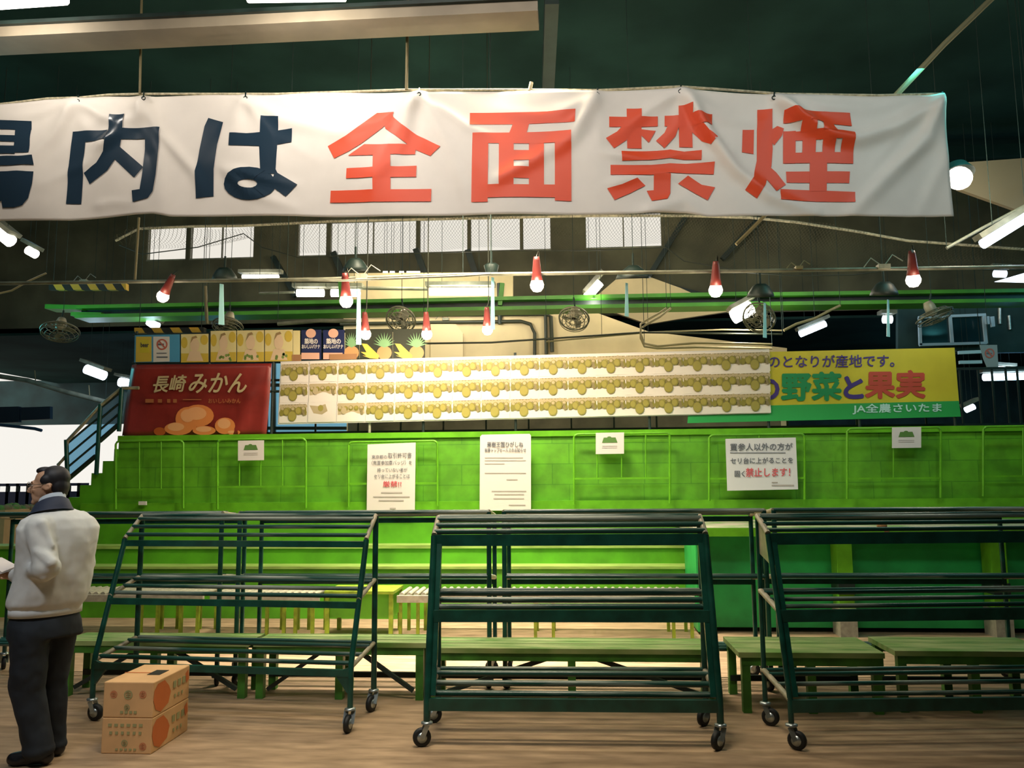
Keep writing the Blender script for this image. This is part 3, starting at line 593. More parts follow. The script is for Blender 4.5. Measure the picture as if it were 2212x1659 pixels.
m = MB(); m.tube([at(2160, -20, 7.8), at(2040, 95, 7.8), at(1935, 206, 7.8)], .03, 8); m.tube([at(1935, 206, 7.8), at(1652, 466, 7.9), at(1590, 528, 7.9)], .018, 8); tag(m.build('diagonal_conduit', CABLE), 'tan pipe slanting down from the roof at top right behind the banner', 'pipe')

# ================================================================== ROOF BEAMS
zb0 = at(600, 50, 7.0).z; yb1 = gr(600, 92, zb0).y; a, b_ = at(-260, 90, 7.2), at(1165, 70, 7.4)
m = MB(); m.box((a.x, 7.0, zb0), (b_.x, yb1, at(600, 28, 7.0).z)); struct(m.build('trim_2', DUCT))
m = MB(); m.box((a.x, 6.96, at(600, 28, 7.0).z), (b_.x, yb1+.1, at(600, 20, 7.0).z)); struct(m.build('trim_3', DARK))
m = MB(); m.bar(at(1192, -20, 7.6), at(1183, 200, 9.5), .14, .3); struct(m.build('trim_4', DARK))
for i, Yt in enumerate((13.3,)):
    m = MB(); m.box((-16, Yt, 6.85), (13, Yt+.12, 7.05)); struct(m.build('trim_6', CEIL))
# slanting struts in front of the clerestory wall
for k, (p0, p1) in enumerate([((20+700, 545), (760, 640)), ((898, 538), (925, 610)), ((1010, 540), (1030, 600)), ((1480, 470), (1400, 600)), ((1520, 640), (1370, 600)), ((590, 555), (640, 640)), ((1640, 470), (1560, 560))]):
    m = MB(); m.bar(at(*p0, 15.8), at(*p1, 15.8), .12, .1); struct(m.build('trim_7', DARK))
# green crane beam
def ibeam(p0, p1, Y, h, label):
    t = thing('steel_beam', label, 'beam', at(*p0, Y)); a, b_ = at(*p0, Y), at(*p1, Y)
    up = Vector((0, 0, h/2)); m = MB(); m.bar(a+up, b_+up, .35, h*.36); m.build('upper_flange', GREENB, t)
    m = MB(); m.bar(a, b_, .06, h*.8); m.build('web', DARK, t); m = MB(); m.bar(a-up, b_-up, .4, h*.36); m.build('lower_flange', GREENB, t); return t
ibeam((178, 678), (1640, 650), 12., .155, 'green steel beam crossing behind the hanging lamps')
ibeam((1600, 652), (2330, 642), 12.1, .15, 'green steel beam continuing at the right edge of the hall')
m = MB(); m.bar(at(110, 666, 12), at(190, 668, 12), .3, .07); m.bar(at(165, 682, 12), at(230, 683, 12), .3, .06); tag(m.build('beam_end', GREENB), 'short green beam stub at the far left above the fan', 'beam')
# green post down from beam to left of centre
for p0, p1, r in [((735, 600), (738, 655), .045), ((1085, 612), (1080, 660), .05)]:
    m = MB(); m.bar(at(*p0, 11.9), at(*p1, 11.9), r*1.3); tag(m.build('hanger_post', GREENB), 'short green hanger post above the beam, %s' % ('beside the twin tube lamps' if p0[0] < 900 else 'at the right end of the long tube lamp'), 'post')
# netting hung under the roof
N = []; nxn, nyn = 90, 12
sc_x = [250, 300, 420, 520, 560, 640, 720, 800, 900, 1000, 1100, 1180, 1300, 1440, 1480, 1620, 1720, 1850, 1960, 2230]
sc_t = [520, 494, 489, 488, 486, 482, 478, 476, 474, 472, 470, 468, 466, 466, 466, 470, 480, 500, 520, 540]
sc_b = [525, 545, 530, 500, 530, 552, 549, 545, 543, 540, 537, 538, 536, 530, 560, 585, 592, 590, 575, 580]
YN = 11.
for j in range(nyn):
    v = j/(nyn-1)
    for i in range(nxn):
        x = 250+i*(1980/(nxn-1)); yt_ = np.interp(x, sc_x, sc_t); yb_ = np.interp(x, sc_x, sc_b); q = at(x, yt_+(yb_-yt_)*v, YN); N.append(q+Vector((0, .15*math.sin(x/60)+.3*math.sin(v*3), 0)))
m = MB(); m.add(N, [(j*nxn+i, j*nxn+i+1, (j+1)*nxn+i+1, (j+1)*nxn+i) for j in range(nyn-1) for i in range(nxn-1)], True)
nets = thing('roof_net', 'grey safety net sagging in scallops below the long banner', 'net', at(1100, 560, YN)); m.build('mesh_net', NET, nets)
m = MB(); m.tube([at(x, y, YN) for x, y in zip(sc_x, sc_t)], .02, 6); m.build('top_rope', ROPE, nets)
m = MB(); m.tube([at(x, y, YN)+Vector((0, .1, 0)) for x, y in zip(sc_x, sc_b)], .008, 6); m.build('bottom_rope', DCABLE, nets)

# hazard striped edges
for (q, Y, lab) in [([(105, 612), (272, 612), (272, 626), (105, 626)], 11.4, 'black and yellow hazard-striped edge high at the left'), ([(290, 708), (440, 707), (440, 718), (290, 719)], 10.5, 'black and yellow hazard-striped edge above the small blue notices')]:
    m = MB(); slab(m, q, Y, .08); m.cur = 1
    for k in (0, 1): p_ = at(*q[k], Y)+Vector((.05-.1*k, .04, -.01)); m.tube([p_, (p_.x, p_.y, 7.3)], .005, 5)
    tag(m.build('hazard_strip', [HAZ, HANG]), lab, 'hazard strip')

# ================================================================== PIPES, CABLES
def pipe(pts, Y, r, mt, label, cat='pipe', nm='pipe', hang=True):
    m = MB(); P = [at(*p, Y) for p in pts]; m.tube(P, r, 8)
    if hang:
        m.cur = 1
        for p in (P[0], P[-1]) if len(P) < 5 else (P[0], P[len(P)//2], P[-1]): m.tube([p, (p.x, p.y, 7.3 if Y < 16 else 4.7)], .004, 5)
    return tag(m.build(nm, [mt, HANG]), label, cat)
pipe([(-60, 613), (400, 607), (700, 603), (1000, 593), (1500, 587), (2250, 576)], 8.4, .02, PIPE, 'long horizontal lamp rail pipe crossing the whole width under the banner', nm='rail_pipe')
pipe([(620, 604), (740, 606), (1000, 596), (1060, 592)], 8.3, .012, PIPE, 'thin pale tube running just under the lamp rail left of centre', nm='conduit')
pipe([(560, 634), (636, 631)], 12.5, .02, PIPE, 'thin pale tube left of the twin tube lamps', nm='conduit')
pipe([(745, 622), (925, 624)], 12.6, .03, PIPE, 'pale tube between the twin lamps and the long tube lamp', nm='conduit')
pipe([(600, 700), (690, 693), (770, 694)], 11.5, .03, PIPE, 'pale pipe above the lemon posters', nm='conduit')
pipe([(742, 682), (900, 680), (1180, 678), (1190, 684), (1193, 760)], 13.56, .035, DCABLE, 'dark upper conduit on the beige wall bending down at its right end', nm='conduit', hang=False)
pipe([(735, 700), (900, 697), (1125, 694), (1146, 700), (1155, 720), (1155, 770)], 13.56, .03, DCABLE, 'dark lower conduit on the beige wall with a rounded elbow', nm='conduit', hang=False)
pipe([(1178, 675), (1180, 765)], 13.57, .03, DCABLE, 'dark vertical pipe on the beige wall', nm='conduit', hang=False)
pipe([(1078, 612), (1080, 700)], 13.56, .04, DARK, 'dark vertical pipe crossing the green beam near its middle', nm='conduit', hang=False)
pipe([(915, 742), (1060, 740), (1180, 732), (1300, 724), (1385, 718), (1500, 720), (1690, 722)], 11.5, .014, DCABLE, 'dark cable sagging across the beige wall above the fruit posters', 'cable', 'cable')
pipe([(1180, 738), (1300, 727), (1400, 718), (1560, 712), (1690, 714)], 11.6, .012, CABLE, 'pale cable crossing right above the fruit posters', 'cable', 'cable')
for dy, w_ in ((0, 'upper'), (9, 'lower')):
    pipe([(1440+dy, 666), (1425, 676+dy), (1400, 690+dy), (1384, 700+dy), (1384, 722+dy), (1392, 742+dy*.7), (1420, 748+dy*.5), (1500, 741+dy), (1600, 742+dy), (1668, 744+dy)], 11.3+dy*.02, .016, CABLE, 'tan cable looping beside the beige wall, %s of the two' % w_, 'cable', 'cable')
pipe([(1693, 714), (1720, 700), (1760, 688), (1790, 672), (1815, 660)], 11.3, .02, CABLE, 'tan cable rising toward the green beam at right of centre', 'cable', 'cable')
pipe([(-20, 638), (25, 628), (60, 608), (100, 590)], 10, .012, CABLE, 'thin tan cable drooping at the far left', 'cable', 'cable')
pipe([(-20, 810), (60, 822), (140, 846), (228, 868)], 15, .05, PIPE, 'long grey pipe slanting down at the far left above the daylight', nm='pipe')
for x in (75, 192): wire((x, 800 if x < 100 else 832), (x+2, 826 if x < 100 else 862), 15, 'thin hanger rod of the slanting pipe, %s one' % ('left' if x < 100 else 'right'))
pipe([(443, 618), (447, 700)], 11, .025, WIRE, 'thin brown hanger pole left of the lemon posters', nm='hanger_pole')
pipe([(2045, 536), (2120, 494), (2230, 436)], 9.3, .02, PIPE, 'pale pipe running beside the long blue tube lamp at right', nm='conduit')

# ================================================================== LAMPS
def tube_lamp(p0, p1, Y, r, label, blue=False, power=0, holder=True, Y2=None):
    a, b_ = at(*p0, Y), at(*p1, Y2 or Y); t = thing('tube_lamp', label, 'lamp', (a+b_)/2, 'fluorescent tube lamps')
    m = MB(); m.tube([a, b_], r, 10); m.build('lit_tube', TUBEB if blue else TUBEW, t)
    if holder: m = MB(); up = Vector((0, .0, r+.05)); d = (b_-a).normalized()*.06; m.bar(a-d+up, b_+d+up, r*3, .06); m.build('holder', PIPE, t)
    zc = 7.3 if a.y < 16 else 4.7
    for q in (.2, .8): m = MB(); p_ = a.lerp(b_, q); m.tube([p_+Vector((0, 0, r if holder else 0)), Vector((p_.x, p_.y, zc))], .004, 5); m.build('hanger', HANG, t)
    if power: point('tube_light', (a+b_)/2-Vector((0, .15, r+.08)), power, BLUE if blue else NEUT, .12)
tube_lamp((524, 598), (602, 598), 13, .04, 'tube lamp highest above the lemon posters', power=8)
tube_lamp((642, 633), (699, 633), 12.6, .065, 'left of the twin tube lamps above the green beam', power=10)
tube_lamp((716, 633), (777, 633), 12.6, .065, 'right of the twin tube lamps above the green beam')
tube_lamp((928, 630), (1062, 630), 12.4, .065, 'longest tube lamp above the green beam, in the centre', power=60)
tube_lamp((1268, 642), (1296, 610), 12, .07, 'short slanting tube lamp right of the centre', power=30)
tube_lamp((1583, 686), (1624, 664), 11.5, .10, 'thick slanting tube lamp beside the fan right of centre', power=40)
tube_lamp((1728, 722), (1783, 699), 15, .06, 'bluish slanting tube lamp above the yellow banner', True, power=14)
tube_lamp((2122, 528), (2240, 455), 9., .055, 'long bluish tube lamp at the upper right edge', True, power=14)
tube_lamp((186, 797), (226, 812), 14.5, .09, 'bright bluish lamp left of the red banner', True, power=14)
tube_lamp((259, 825), (276, 828), 17, .10, 'small bluish lamp just left of the red banner corner', True, power=8)
tube_lamp((322, 694), (340, 706), 12.2, .07, 'small bluish lamp above the small blue notices', True, power=5)
tube_lamp((-18, 488), (24, 522), 10, .085, 'white lamp cut by the left edge under the banner', power=6)
tube_lamp((60, 540), (78, 550), 12, .07, 'small white lamp near the left edge under the banner', power=3)
tube_lamp((2125, 815), (2230, 812), 17, .075, 'wide bluish lamp low at the right edge beside the yellow banner', True)
tube_lamp((2157, 796), (2188, 798), 18, .05, 'small bluish lamp above the wide one at the right edge', True, power=20)
tube_lamp((2086, 886), (2104, 878), 14, .05, 'small slanting bluish lamp right below the yellow banner corner', True)
tube_lamp((1908, 690), (1926, 690), 14, .07, 'tiny bluish lamp behind a hanging blue strip, right of centre', True)
tube_lamp((2148, 591), (2172, 592), 13, .06, 'small round bluish lamp near the right edge above the green beam', True)
for k, x in enumerate((833, 848, 868, 893)): tube_lamp((x-5 if k < 3 else x-14, 590), (x+4 if k < 3 else x+14, 590), 15, .04, ['first (leftmost)', 'second', 'third', 'last and largest'][k]+' in the row of distant small lamps above the rail', holder=False)
tube_lamp((-90, 8), (140, -8), 6.6, .075, 'big tube lamp at the top left corner lighting the pale beam', power=48)
tube_lamp((535, -9), (745, -12), 6.6, .06, 'big tube lamp at the top edge lighting the pale beam', power=75)
m = MB(); slab(m, [(2150, 608), (2212, 590), (2260, 590), (2260, 611)], 13, .03); tag(m.build('light_panel', TUBEB), 'bright white light panel at the right edge above the green beam', 'lamp')
# flood lamp behind banner edge
c = at(2072, 385, 8.3); t = thing('flood_lamp', 'bright flood lamp glowing beside the right edge of the banner', 'lamp', c)
m = MB(); m.ell(c, (.13, .1, .12)); m.build('lit_bulb', BULB, t); m = MB(); m.lathe([(.16, .05), (.10, .16), (.04, .2)], c, (0, .3, 1)); m.build('lamp_shade', DARK, t)
point('flood_light', c+Vector((.35, .3, 0)), 60, WARM, .1)
m = MB(); slab(m, [(2068, 352), (2300, 335), (2300, 490), (2070, 408)], 9.6, .06); struct(m.build('trim_8', mat('tan_roof_panel', (.16, .13, .08), .8)))

def red_lamp(x, y, Y, label, power, tilt=0., s=1., off=False):
    c = at(x, y, Y); t = thing('clamp_lamp', label, 'lamp', c, 'red bulb lamps'); q = Vector((tilt, -.25, 1)).normalized()
    m = MB(); m.lathe([(.001, .30*s), (.028*s, .30*s), (.036*s, .26*s), (.05*s, .12*s), (.062*s, .05*s), (.055*s, .05*s), (.0, .09*s)], c, q, 16); m.build('socket', REDP, t)
    m = MB(); m.lathe([(.001, -.075*s), (.04*s, -.068*s), (.068*s, -.03*s), (.074*s, .005*s), (.06*s, .045*s), (.035*s, .09*s)], c, q, 16); m.build('bulb', BULB if not off else PIPE, t)
    m = MB(); m.tube([c+q*.30*s, c+q*.34*s+Vector((.02, .02, .02))]+([at(x+6, np.interp(x, (0, 700, 1500, 2250), (612, 603, 587, 576)), 8.4)] if Y < 9 else [Vector((c.x, c.y+.1, 7.3))]), .007, 6); m.build('cord', DCABLE, t)
    if power: point('bulb_light', c-Vector((0, .12, .12)), power, WARM, .08)
    return t
red_lamp(1160, 616, 8.35, 'red bulb lamp on the rail pipe, first right of centre', 26)
red_lamp(1546, 627, 8.35, 'red bulb lamp on the rail pipe above the right end of the fruit posters', 9)
red_lamp(1973, 605, 8.3, 'red bulb lamp on the rail pipe above the yellow banner', 5, -.1)
red_lamp(748, 650, 8.4, 'red bulb lamp on the rail pipe left of centre, in front of the twin tubes', 26)
t = red_lamp(352, 640, 8.4, 'bulb lamp turned away at the left end of the rail pipe', 6, .6, .9)
red_lamp(790, 722, 9.5, 'lower red bulb lamp in front of the pineapple pictures', 27, s=.9)
red_lamp(922, 722, 9.5, 'lower red bulb lamp at the right edge of the pineapple pictures', 27, s=.9)
red_lamp(1053, 712, 9.5, 'lower red bulb lamp hanging over the beige wall', 27, s=.9)
# shaded hanging lamps with pale blue strips
def shade(x, y, Y, sx0, sy0, sy1, label, rx=.15):
    c = at(x, y, Y); t = thing('hanging_speaker', label, 'lamp', c, 'dark dome lamps with hanging strips'); t.name = 'dome_lamp'
    m = MB(); m.lathe([(.001, .12), (.05, .12), (.09, .09), (rx*.9, .02), (rx, -.03), (rx*.95, -.03), (.06, .03), (.001, .04)], c, (0, -.25, 1), 20); m.build('shade', DARK, t)
    m = MB(); m.tube([c+Vector((0, 0, .1)), c+Vector((0, 0, .26))], .012, 6); m.tube([c+Vector((0, 0, .26)), Vector((c.x, c.y, 7.3))], .004, 5); m.build('stem', HANG, t)
    m = MB(); a, b_ = at(sx0, sy0, Y), at(sx0, sy1, Y); m.add([a+Vector((-.012, -.03, 0)), a+Vector((.018, 0, 0)), b_+Vector((.028, 0, 0)), b_+Vector((-.022, -.04, 0)), a+Vector((-.012, -.02, 0)), a+Vector((.018, .01, 0)), b_+Vector((.028, .01, 0)), b_+Vector((-.022, -.03, 0))], [(0, 1, 2, 3), (7, 6, 5, 4), (0, 3, 7, 4), (1, 5, 6, 2)]); m.build('blue_strip', CYAN, t)
shade(485, 600, 9, 479, 614, 702, 'dark dome lamp with a pale blue strip over the lemon posters')
shade(768, 580, 9, 775, 625, 745, 'dark dome lamp with a pale blue strip left of the centre')
shade(1062, 590, 9.2, 1064, 600, 712, 'dark dome lamp with a pale blue strip at the end of the long tube lamp', .08)
shade(1368, 596, 9, 1353, 612, 684, 'dark dome lamp with a pale blue strip right of the centre', .2)
shade(1643, 636, 9, 1651, 655, 730, 'dark dome lamp with a pale blue strip beside the thick slanting lamp')
shade(1910, 632, 9, 1917, 648, 728, 'dark dome lamp with a pale blue strip above the yellow banner')
# fans
def fan(x, y, Y, axis, Rf, label):
    c = at(x, y, Y); t = thing('cage_fan', label, 'fan', c, 'round cage fans'); ax = Vector(axis).normalized(); q = Vector((0, 0, 1)).rotation_difference(ax)
    m = MB(); 
    for rr, h in ((Rf, 0), (Rf*.97, .05), (Rf*.75, .07), (Rf*.5, .085), (Rf*.25, .09), (Rf*.75, -.05), (Rf*.45, -.06)): m.torus(c+ax*h, rr, .006 if h else .012, ax, 24, 5)
    for k in range(16):
        d = q@Vector((math.cos(k*math.pi/8), math.sin(k*math.pi/8), 0)); m.tube([c+ax*.09+d*.04, c+ax*.07+d*Rf*.75, c+d*Rf, c-ax*.05+d*Rf*.75, c-ax*.06+d*Rf*.3], .003, 4)
    m.build('cage', FANM, t); m = MB()
    for k in range(3):
        d = q@Vector((math.cos(k*2.094+.3), math.sin(k*2.094+.3), 0)); e = q@Vector((math.cos(k*2.094+1.1), math.sin(k*2.094+1.1), 0))
        m.poly([c+d*.03, c+d*Rf*.8+ax*.02, c+(d+e).normalized()*Rf*.85, c+e*Rf*.6-ax*.02, c+e*.03])
    m.build('blades', CYAN if False else PIPE, t)
    m = MB(); m.lathe([(.001, -.2), (.05, -.2), (.07, -.14), (.07, -.04), (.03, 0)], c, ax, 14); m.build('motor', RACKS, t)
    m = MB(); m.tube([c-ax*.15, c+Vector((0, .05, .30))], .012, 6); m.tube([c+Vector((0, .05, .30)), Vector((c.x, c.y+.05, 7.3))], .004, 5); m.build('bracket', HANG, t)
fan(130, 715, 10.5, (.15, -.35, -1), .24, 'cage fan pointing down at the far left above the daylight opening')
fan(492, 703, 10.6, (0, -.35, -1), .2, 'cage fan above the lemon posters')
fan(866, 690, 10.6, (-.1, -.8, -.7), .2, 'cage fan above the pineapple pictures')
fan(1240, 688, 10.6, (-.15, -.7, -.9), .2, 'cage fan on the beige wall right of centre')
fan(1640, 686, 10.6, (-.5, -.7, -.6), .21, 'cage fan beside the thick slanting lamp')
fan(2018, 682, 10.6, (.35, -.15, -1), .23, 'cage fan tilted down above the right end of the yellow banner')
def jbox(x, y, Y, label, mt=ROLL, s=1.):
    m = MB(); c = at(x, y, Y); m.box(c-Vector((.06*s, .04, .025*s)), c+Vector((.06*s, .04, .025*s))); m.tube([c, c+Vector((-.12*s, 0, .1*s)), c+Vector((-.2*s, 0, .0))], .006, 5); m.tube([c, c+Vector((.1*s, 0, .13*s)), c+Vector((.2*s, 0, .06*s))], .006, 5)
    tag(m.build('junction_box', mt), label, 'junction box')
jbox(782, 598, 8.39, 'small pale junction box on the rail pipe left of centre'); jbox(1908, 577, 8.39, 'small pale junction box on the rail pipe beside the right bulb lamp'); jbox(963, 690, 13.56, 'small grey plug box over the centre of the beige wall', PIPE, .9); jbox(182, 608, 11.42, 'small pale box above the high hazard strip', PIPE, .9)
jbox(1725, 579, 8.39, 'small tan clamp box on the rail pipe right of centre', CABLE, .6)

# ================================================================== FENCE ON THE STAND, POSTERS
YF = 10.9
fn = thing('metal_fence', 'dark metal fence with thin bars standing on the green stand behind the posters', 'fence', (0, YF, 1.17))
for zz in (2.26, 3.0): m = MB(); m.bar((-5.6, YF, zz), (8.5, YF, zz), .03); m.build('fence_rail', DARK, fn)
for xp in list(range(590, 1500, 92))+[1700, 1850, 2000, 2080, 2120, 2150, 2180, 2205]:
    x = at(xp, 900, YF).x; m = MB(); m.bar((x, YF, 1.17), (x, YF, 3.0), .022); m.build('fence_bar', DARK, fn)
# bright blue-lit opening behind the fence at left
tb = struct(bpy.data.objects.new('window_20', None)); COL.objects.link(tb); tb.location = at(665, 935, 12.5)
m = MB(); slab(m, [(575, 785), (606, 785), (606, 905), (748, 905), (748, 945), (575, 945)], 12.5, .02); m.build('pane', mat('daylit_blue_pane', (.2, .45, .6), .3, emit=(.20, .48, .66), es=.55), tb)
m = MB()
for (p, q) in [((575, 785), (575, 945)), ((592, 785), (592, 935)), ((575, 832), (606, 832)), ((575, 925), (748, 925))]: m.bar(at(*p, 12.45), at(*q, 12.45), .05)
m.build('window_frame', DARK, tb)
wallpanel('wall_behind_stand', [(at(748, 900, 12.6).x, .5, at(1690, 900, 12.6).x, at(900, 880, 12.6).z)], 12.7, .1, mat('dim_brown_wall', (.10, .085, .05), .8, var=.3, scale=2))

def sign(name, label, cat, quad, Y, mt, group=None, t=.006):
    c = at(sum(q[0] for q in quad)/4, max(q[1] for q in quad), Y); o = thing(name, label, cat, c, group); m = MB(); slab(m, quad, Y, t); m.build('sheet', mt, o); return o
# fruit posters, 17 x 3, one shared mesh laid out on the hanging sheet
MELC = plain('print_melon_yellow', (.36, .305, .07), .45); MELD = plain('print_melon_olive', (.25, .22, .04), .45); MELT = plain('print_melon_pale', (.50, .40, .24), .45); SHAD = plain('print_dark_gap', (.26, .21, .10), .45); POSTW = plain('poster_white', (.86, .78, .72), .35)
YP = 10.32
q00, q10, q01, q11 = (607, 784), (1660, 757), (602, 914), (1662, 891)
def gp(u, v): return tuple(q00[k]*(1-u)*(1-v)+q10[k]*u*(1-v)+q01[k]*(1-u)*v+q11[k]*u*v for k in (0, 1))
pw = (at(*gp(1, .5), YP)-at(*gp(0, .5), YP)).x/17; ph = abs((at(*gp(.5, 1), YP)-at(*gp(.5, 0), YP)).z)/3
def fruit_sheet(torn=0):
    m = MB(); m.box((0, 0, -ph), (pw-.004, .004, 0)); e = [0.]
    def E(cx_, cz, rx, rz, mi, n=14):
        e[0] += .00035; m.cur = mi; m.poly([(pw*(cx_+rx*math.cos(2*math.pi*k/n)), -.0008-e[0], -ph*(cz+rz*math.sin(2*math.pi*k/n))) for k in range(n)])
    def Q(pts, mi): e[0] += .00035; m.cur = mi; m.poly([(pw*a, -.0008-e[0], -ph*b) for a, b in pts])
    if torn < 2:
        Q([(.03, .08), (.97, .08), (.99, .62), (.85, .62), (.74, .6), (.62, .52), (.5, .5), (.38, .56), (.25, .62), (.03, .66)], 4 if torn == 0 else 3)
        rr = random.Random(5)
        for k in range(9): E(.07+.11*k, .14+.05*rr.random(), .06, .09, 3)
        for k in range(5): E(.12+.19*k, .32+.04*rr.random(), .085, .13, 2)
        for k in range(5): E(.115+.19*k, .30, .055, .08, 1 if k % 2 else 3)
        if torn == 0:
            E(.09, .50, .075, .16, 2); E(.93, .50, .07, .15, 2)
            E(.27, .46, .11, .19, 2); E(.255, .44, .085, .15, 1); E(.70, .42, .12, .19, 2); E(.685, .40, .09, .15, 1)
            E(.48, .67, .155, .255, 2); E(.47, .655, .135, .225, 1); E(.445, .60, .07, .10, 3 if False else 1)
        else: E(.25, .45, .1, .18, 3)
        for k in range(3): E(.86+.02*k, .40+.1*k, .05, .06, 4)
    else:
        Q([(.05, .15), (.4, .2), (.62, .1), (.7, .45), (.5, .62), (.2, .55)], 3); E(.45, .3, .1, .16, 1)
    m.cur = 0; return m.mesh('printed_sheet', [POSTW, MELC, MELD, MELT, SHAD])
me0, me1, me2 = fruit_sheet(), fruit_sheet(1), fruit_sheet(2)
dx_ = (at(*q10, YP)-at(*q00, YP)); ang = math.atan2(dx_.z, dx_.x)
rows = ['top', 'middle', 'bottom']
for r_ in range(3):
    for c_ in range(17):
        p = at(*gp(c_/17, r_/3), YP); torn = 1 if (r_, c_) in ((1, 1), (2, 2)) else 2 if (r_, c_) == (2, 1) else 0
        o = bpy.data.objects.new('fruit_poster', [me0, me1, me2][torn]); COL.objects.link(o); o.location = p+Vector((0, -.002*((r_+c_) % 2), 0)); o.rotation_euler = (0, -ang, 0)
        if torn: lab = {(1, 1): 'washed-out fruit poster with a torn corner, second from the left in the middle row', (2, 2): 'faded fruit poster right of the torn one in the bottom row', (2, 1): 'mostly blank torn fruit poster, second from the left in the bottom row'}[(r_, c_)]
        elif c_ == 0: lab = 'poster of yellow-green fruit at the left end of the %s row' % rows[r_]
        elif c_ == 16: lab = 'poster of yellow-green fruit at the right end of the %s row' % rows[r_]
        else: lab = 'poster of yellow-green fruit on white, inside the %s row of repeated posters' % rows[r_]
        tag(o, lab, 'poster', 'repeated fruit posters')
m = MB(); slab(m, [(606, 781), (1662, 754), (1664, 893), (600, 917)], YP+.008, .01); tag(m.build('poster_backing', PAPER), 'long pale backing sheet behind the rows of fruit posters', 'sheet')
# red banner
REDB = mat('dark_red_vinyl', (.26, .028, .022), .32, var=.2, scale=3); GOLD = plain('pale_gold_lettering', (.62, .50, .28), .5); GOLDD = plain('dim_gold_lettering', (.42, .15, .05), .5)
YR = 10.345
rb = thing('red_banner', 'dark red banner with gold Japanese characters over a picture of oranges', 'banner', at(420, 940, YR))
m = MB(); gx, gy = 24, 14; V = []
for j in range(gy+1):
    for i in range(gx+1):
        u, v = i/gx, j/gy; x = (285*(1-u)+587*u)*(1-v)+(263*(1-u)+576*u)*v; y = (788*(1-u)+785*u)*(1-v)+(941*(1-u)+938*u)*v
        d = .035*math.exp(-((u-.96+.17*v)/.035)**2)*min(1, v*2)+.02*math.exp(-((u-.90+.1*v)/.03)**2)*(v > .4)+.008*math.sin(u*9+v*5); V.append(at(x, y, YR)-Vector((0, d, 0)))
m.add(V, [(j*(gx+1)+i, j*(gx+1)+i+1, (j+1)*(gx+1)+i+1, (j+1)*(gx+1)+i) for j in range(gy) for i in range(gx)], True); o = m.build('vinyl_sheet', REDB, rb); sd = o.modifiers.new('s', 'SOLIDIFY'); sd.thickness = .004; sd.offset = 1
m = MB(); write(m, '長崎', 331, 812, 403, 848, YR, .02, -.03, .25, .03); write(m, 'みかん', 408, 806, 533, 849, YR, .016, .0, .3, .03); m.build('gold_characters', GOLD, rb)
m = MB(); write(m, 'おいしいみかん', 450, 861, 520, 871, YR, .02, 0, 0, .03)
for x, w_ in ((314, 18), (341, 9), (361, 7), (374, 8), (395, 40)): m.poly([at(a, b_, YR-.03) for a, b_ in ((x, 862), (x+w_, 862), (x+w_, 870 if w_ < 20 else 864), (x, 870 if w_ < 20 else 864))])
m.build('small_characters', GOLDD, rb)
OR1, OR2, OR3 = plain('print_orange', (.78, .25, .07), .4), plain('print_orange_pale', (.86, .40, .18), .4), plain('print_orange_dark', (.50, .10, .02), .4)
m = MB(); e = .022
for (x, y, rx, ry, mi) in [(345, 932, 13, 9, 2), (405, 905, 26, 26, 0), (428, 898, 34, 24, 0), (424, 893, 22, 14, 1), (405, 898, 15, 14, 1), (385, 926, 30, 14, 0), (380, 922, 18, 9, 1), (486, 920, 22, 18, 0), (484, 915, 14, 11, 1), (441, 930, 25, 10, 0), (440, 927, 17, 6, 1), (505, 934, 14, 6, 0), (500, 933, 8, 3, 1)]:
    m.cur = mi; e += .0009; yy = [(x+rx*math.cos(2*math.pi*k/20), min(940, y+ry*math.sin(2*math.pi*k/20))) for k in range(20)]; m.poly([at(a, b_, YR-e) for a, b_ in yy])
m.cur = 0; m.build('orange_picture', [OR1, OR2, OR3], rb)
# yellow banner
YEL = mat('yellow_vinyl', (.62, .52, .035), .45, var=.08, scale=2); GRB = plain('banner_green_band', (.03, .36, .085), .45); GTX = plain('banner_green_text', (.01, .26, .09), .5); VTX = plain('banner_violet_text', (.06, .035, .22), .5); RTX = plain('banner_red_text', (.52, .07, .04), .5); WTX = plain('banner_white_text', (.55, .80, .74), .5)
YJ = 10.348
jb = thing('yellow_banner', 'yellow and green banner with coloured Japanese characters at the right', 'banner', at(1800, 915, YJ))
m = MB(); slab(m, [(1486, 764), (2062, 751), (2072, 872), (1490, 884)], YJ, .01); m.build('yellow_sheet', YEL, jb)
m = MB(); slab(m, [(1488, 880), (2071, 866), (2076, 900), (1485, 914)], YJ-.002, .012); m.build('green_band', GRB, jb)
m = MB(); m.cur = 0; write(m, 'のとなりが産地です。', 1660, 768, 1932, 795, YJ, .014, -.008); m.build('violet_characters', VTX, jb)
m = MB(); write(m, 'の', 1636, 820, 1682, 863, YJ, .045, -.01); m.build('violet_character', VTX, jb); m = MB(); write(m, 'と', 1824, 814, 1864, 860, YJ, .045, -.01); m.build('violet_character', VTX, jb)
m = MB(); write(m, '野菜', 1689, 806, 1817, 865, YJ, .038, -.01); m.build('green_characters', GTX, jb)
m = MB(); write(m, '果実', 1870, 802, 1998, 860, YJ, .036, -.01); m.build('red_characters', RTX, jb)
m = MB(); write(m, 'JA全農さいたま', 1842, 873, 2034, 895, YJ, .02, -.012); m.build('white_characters', WTX, jb)

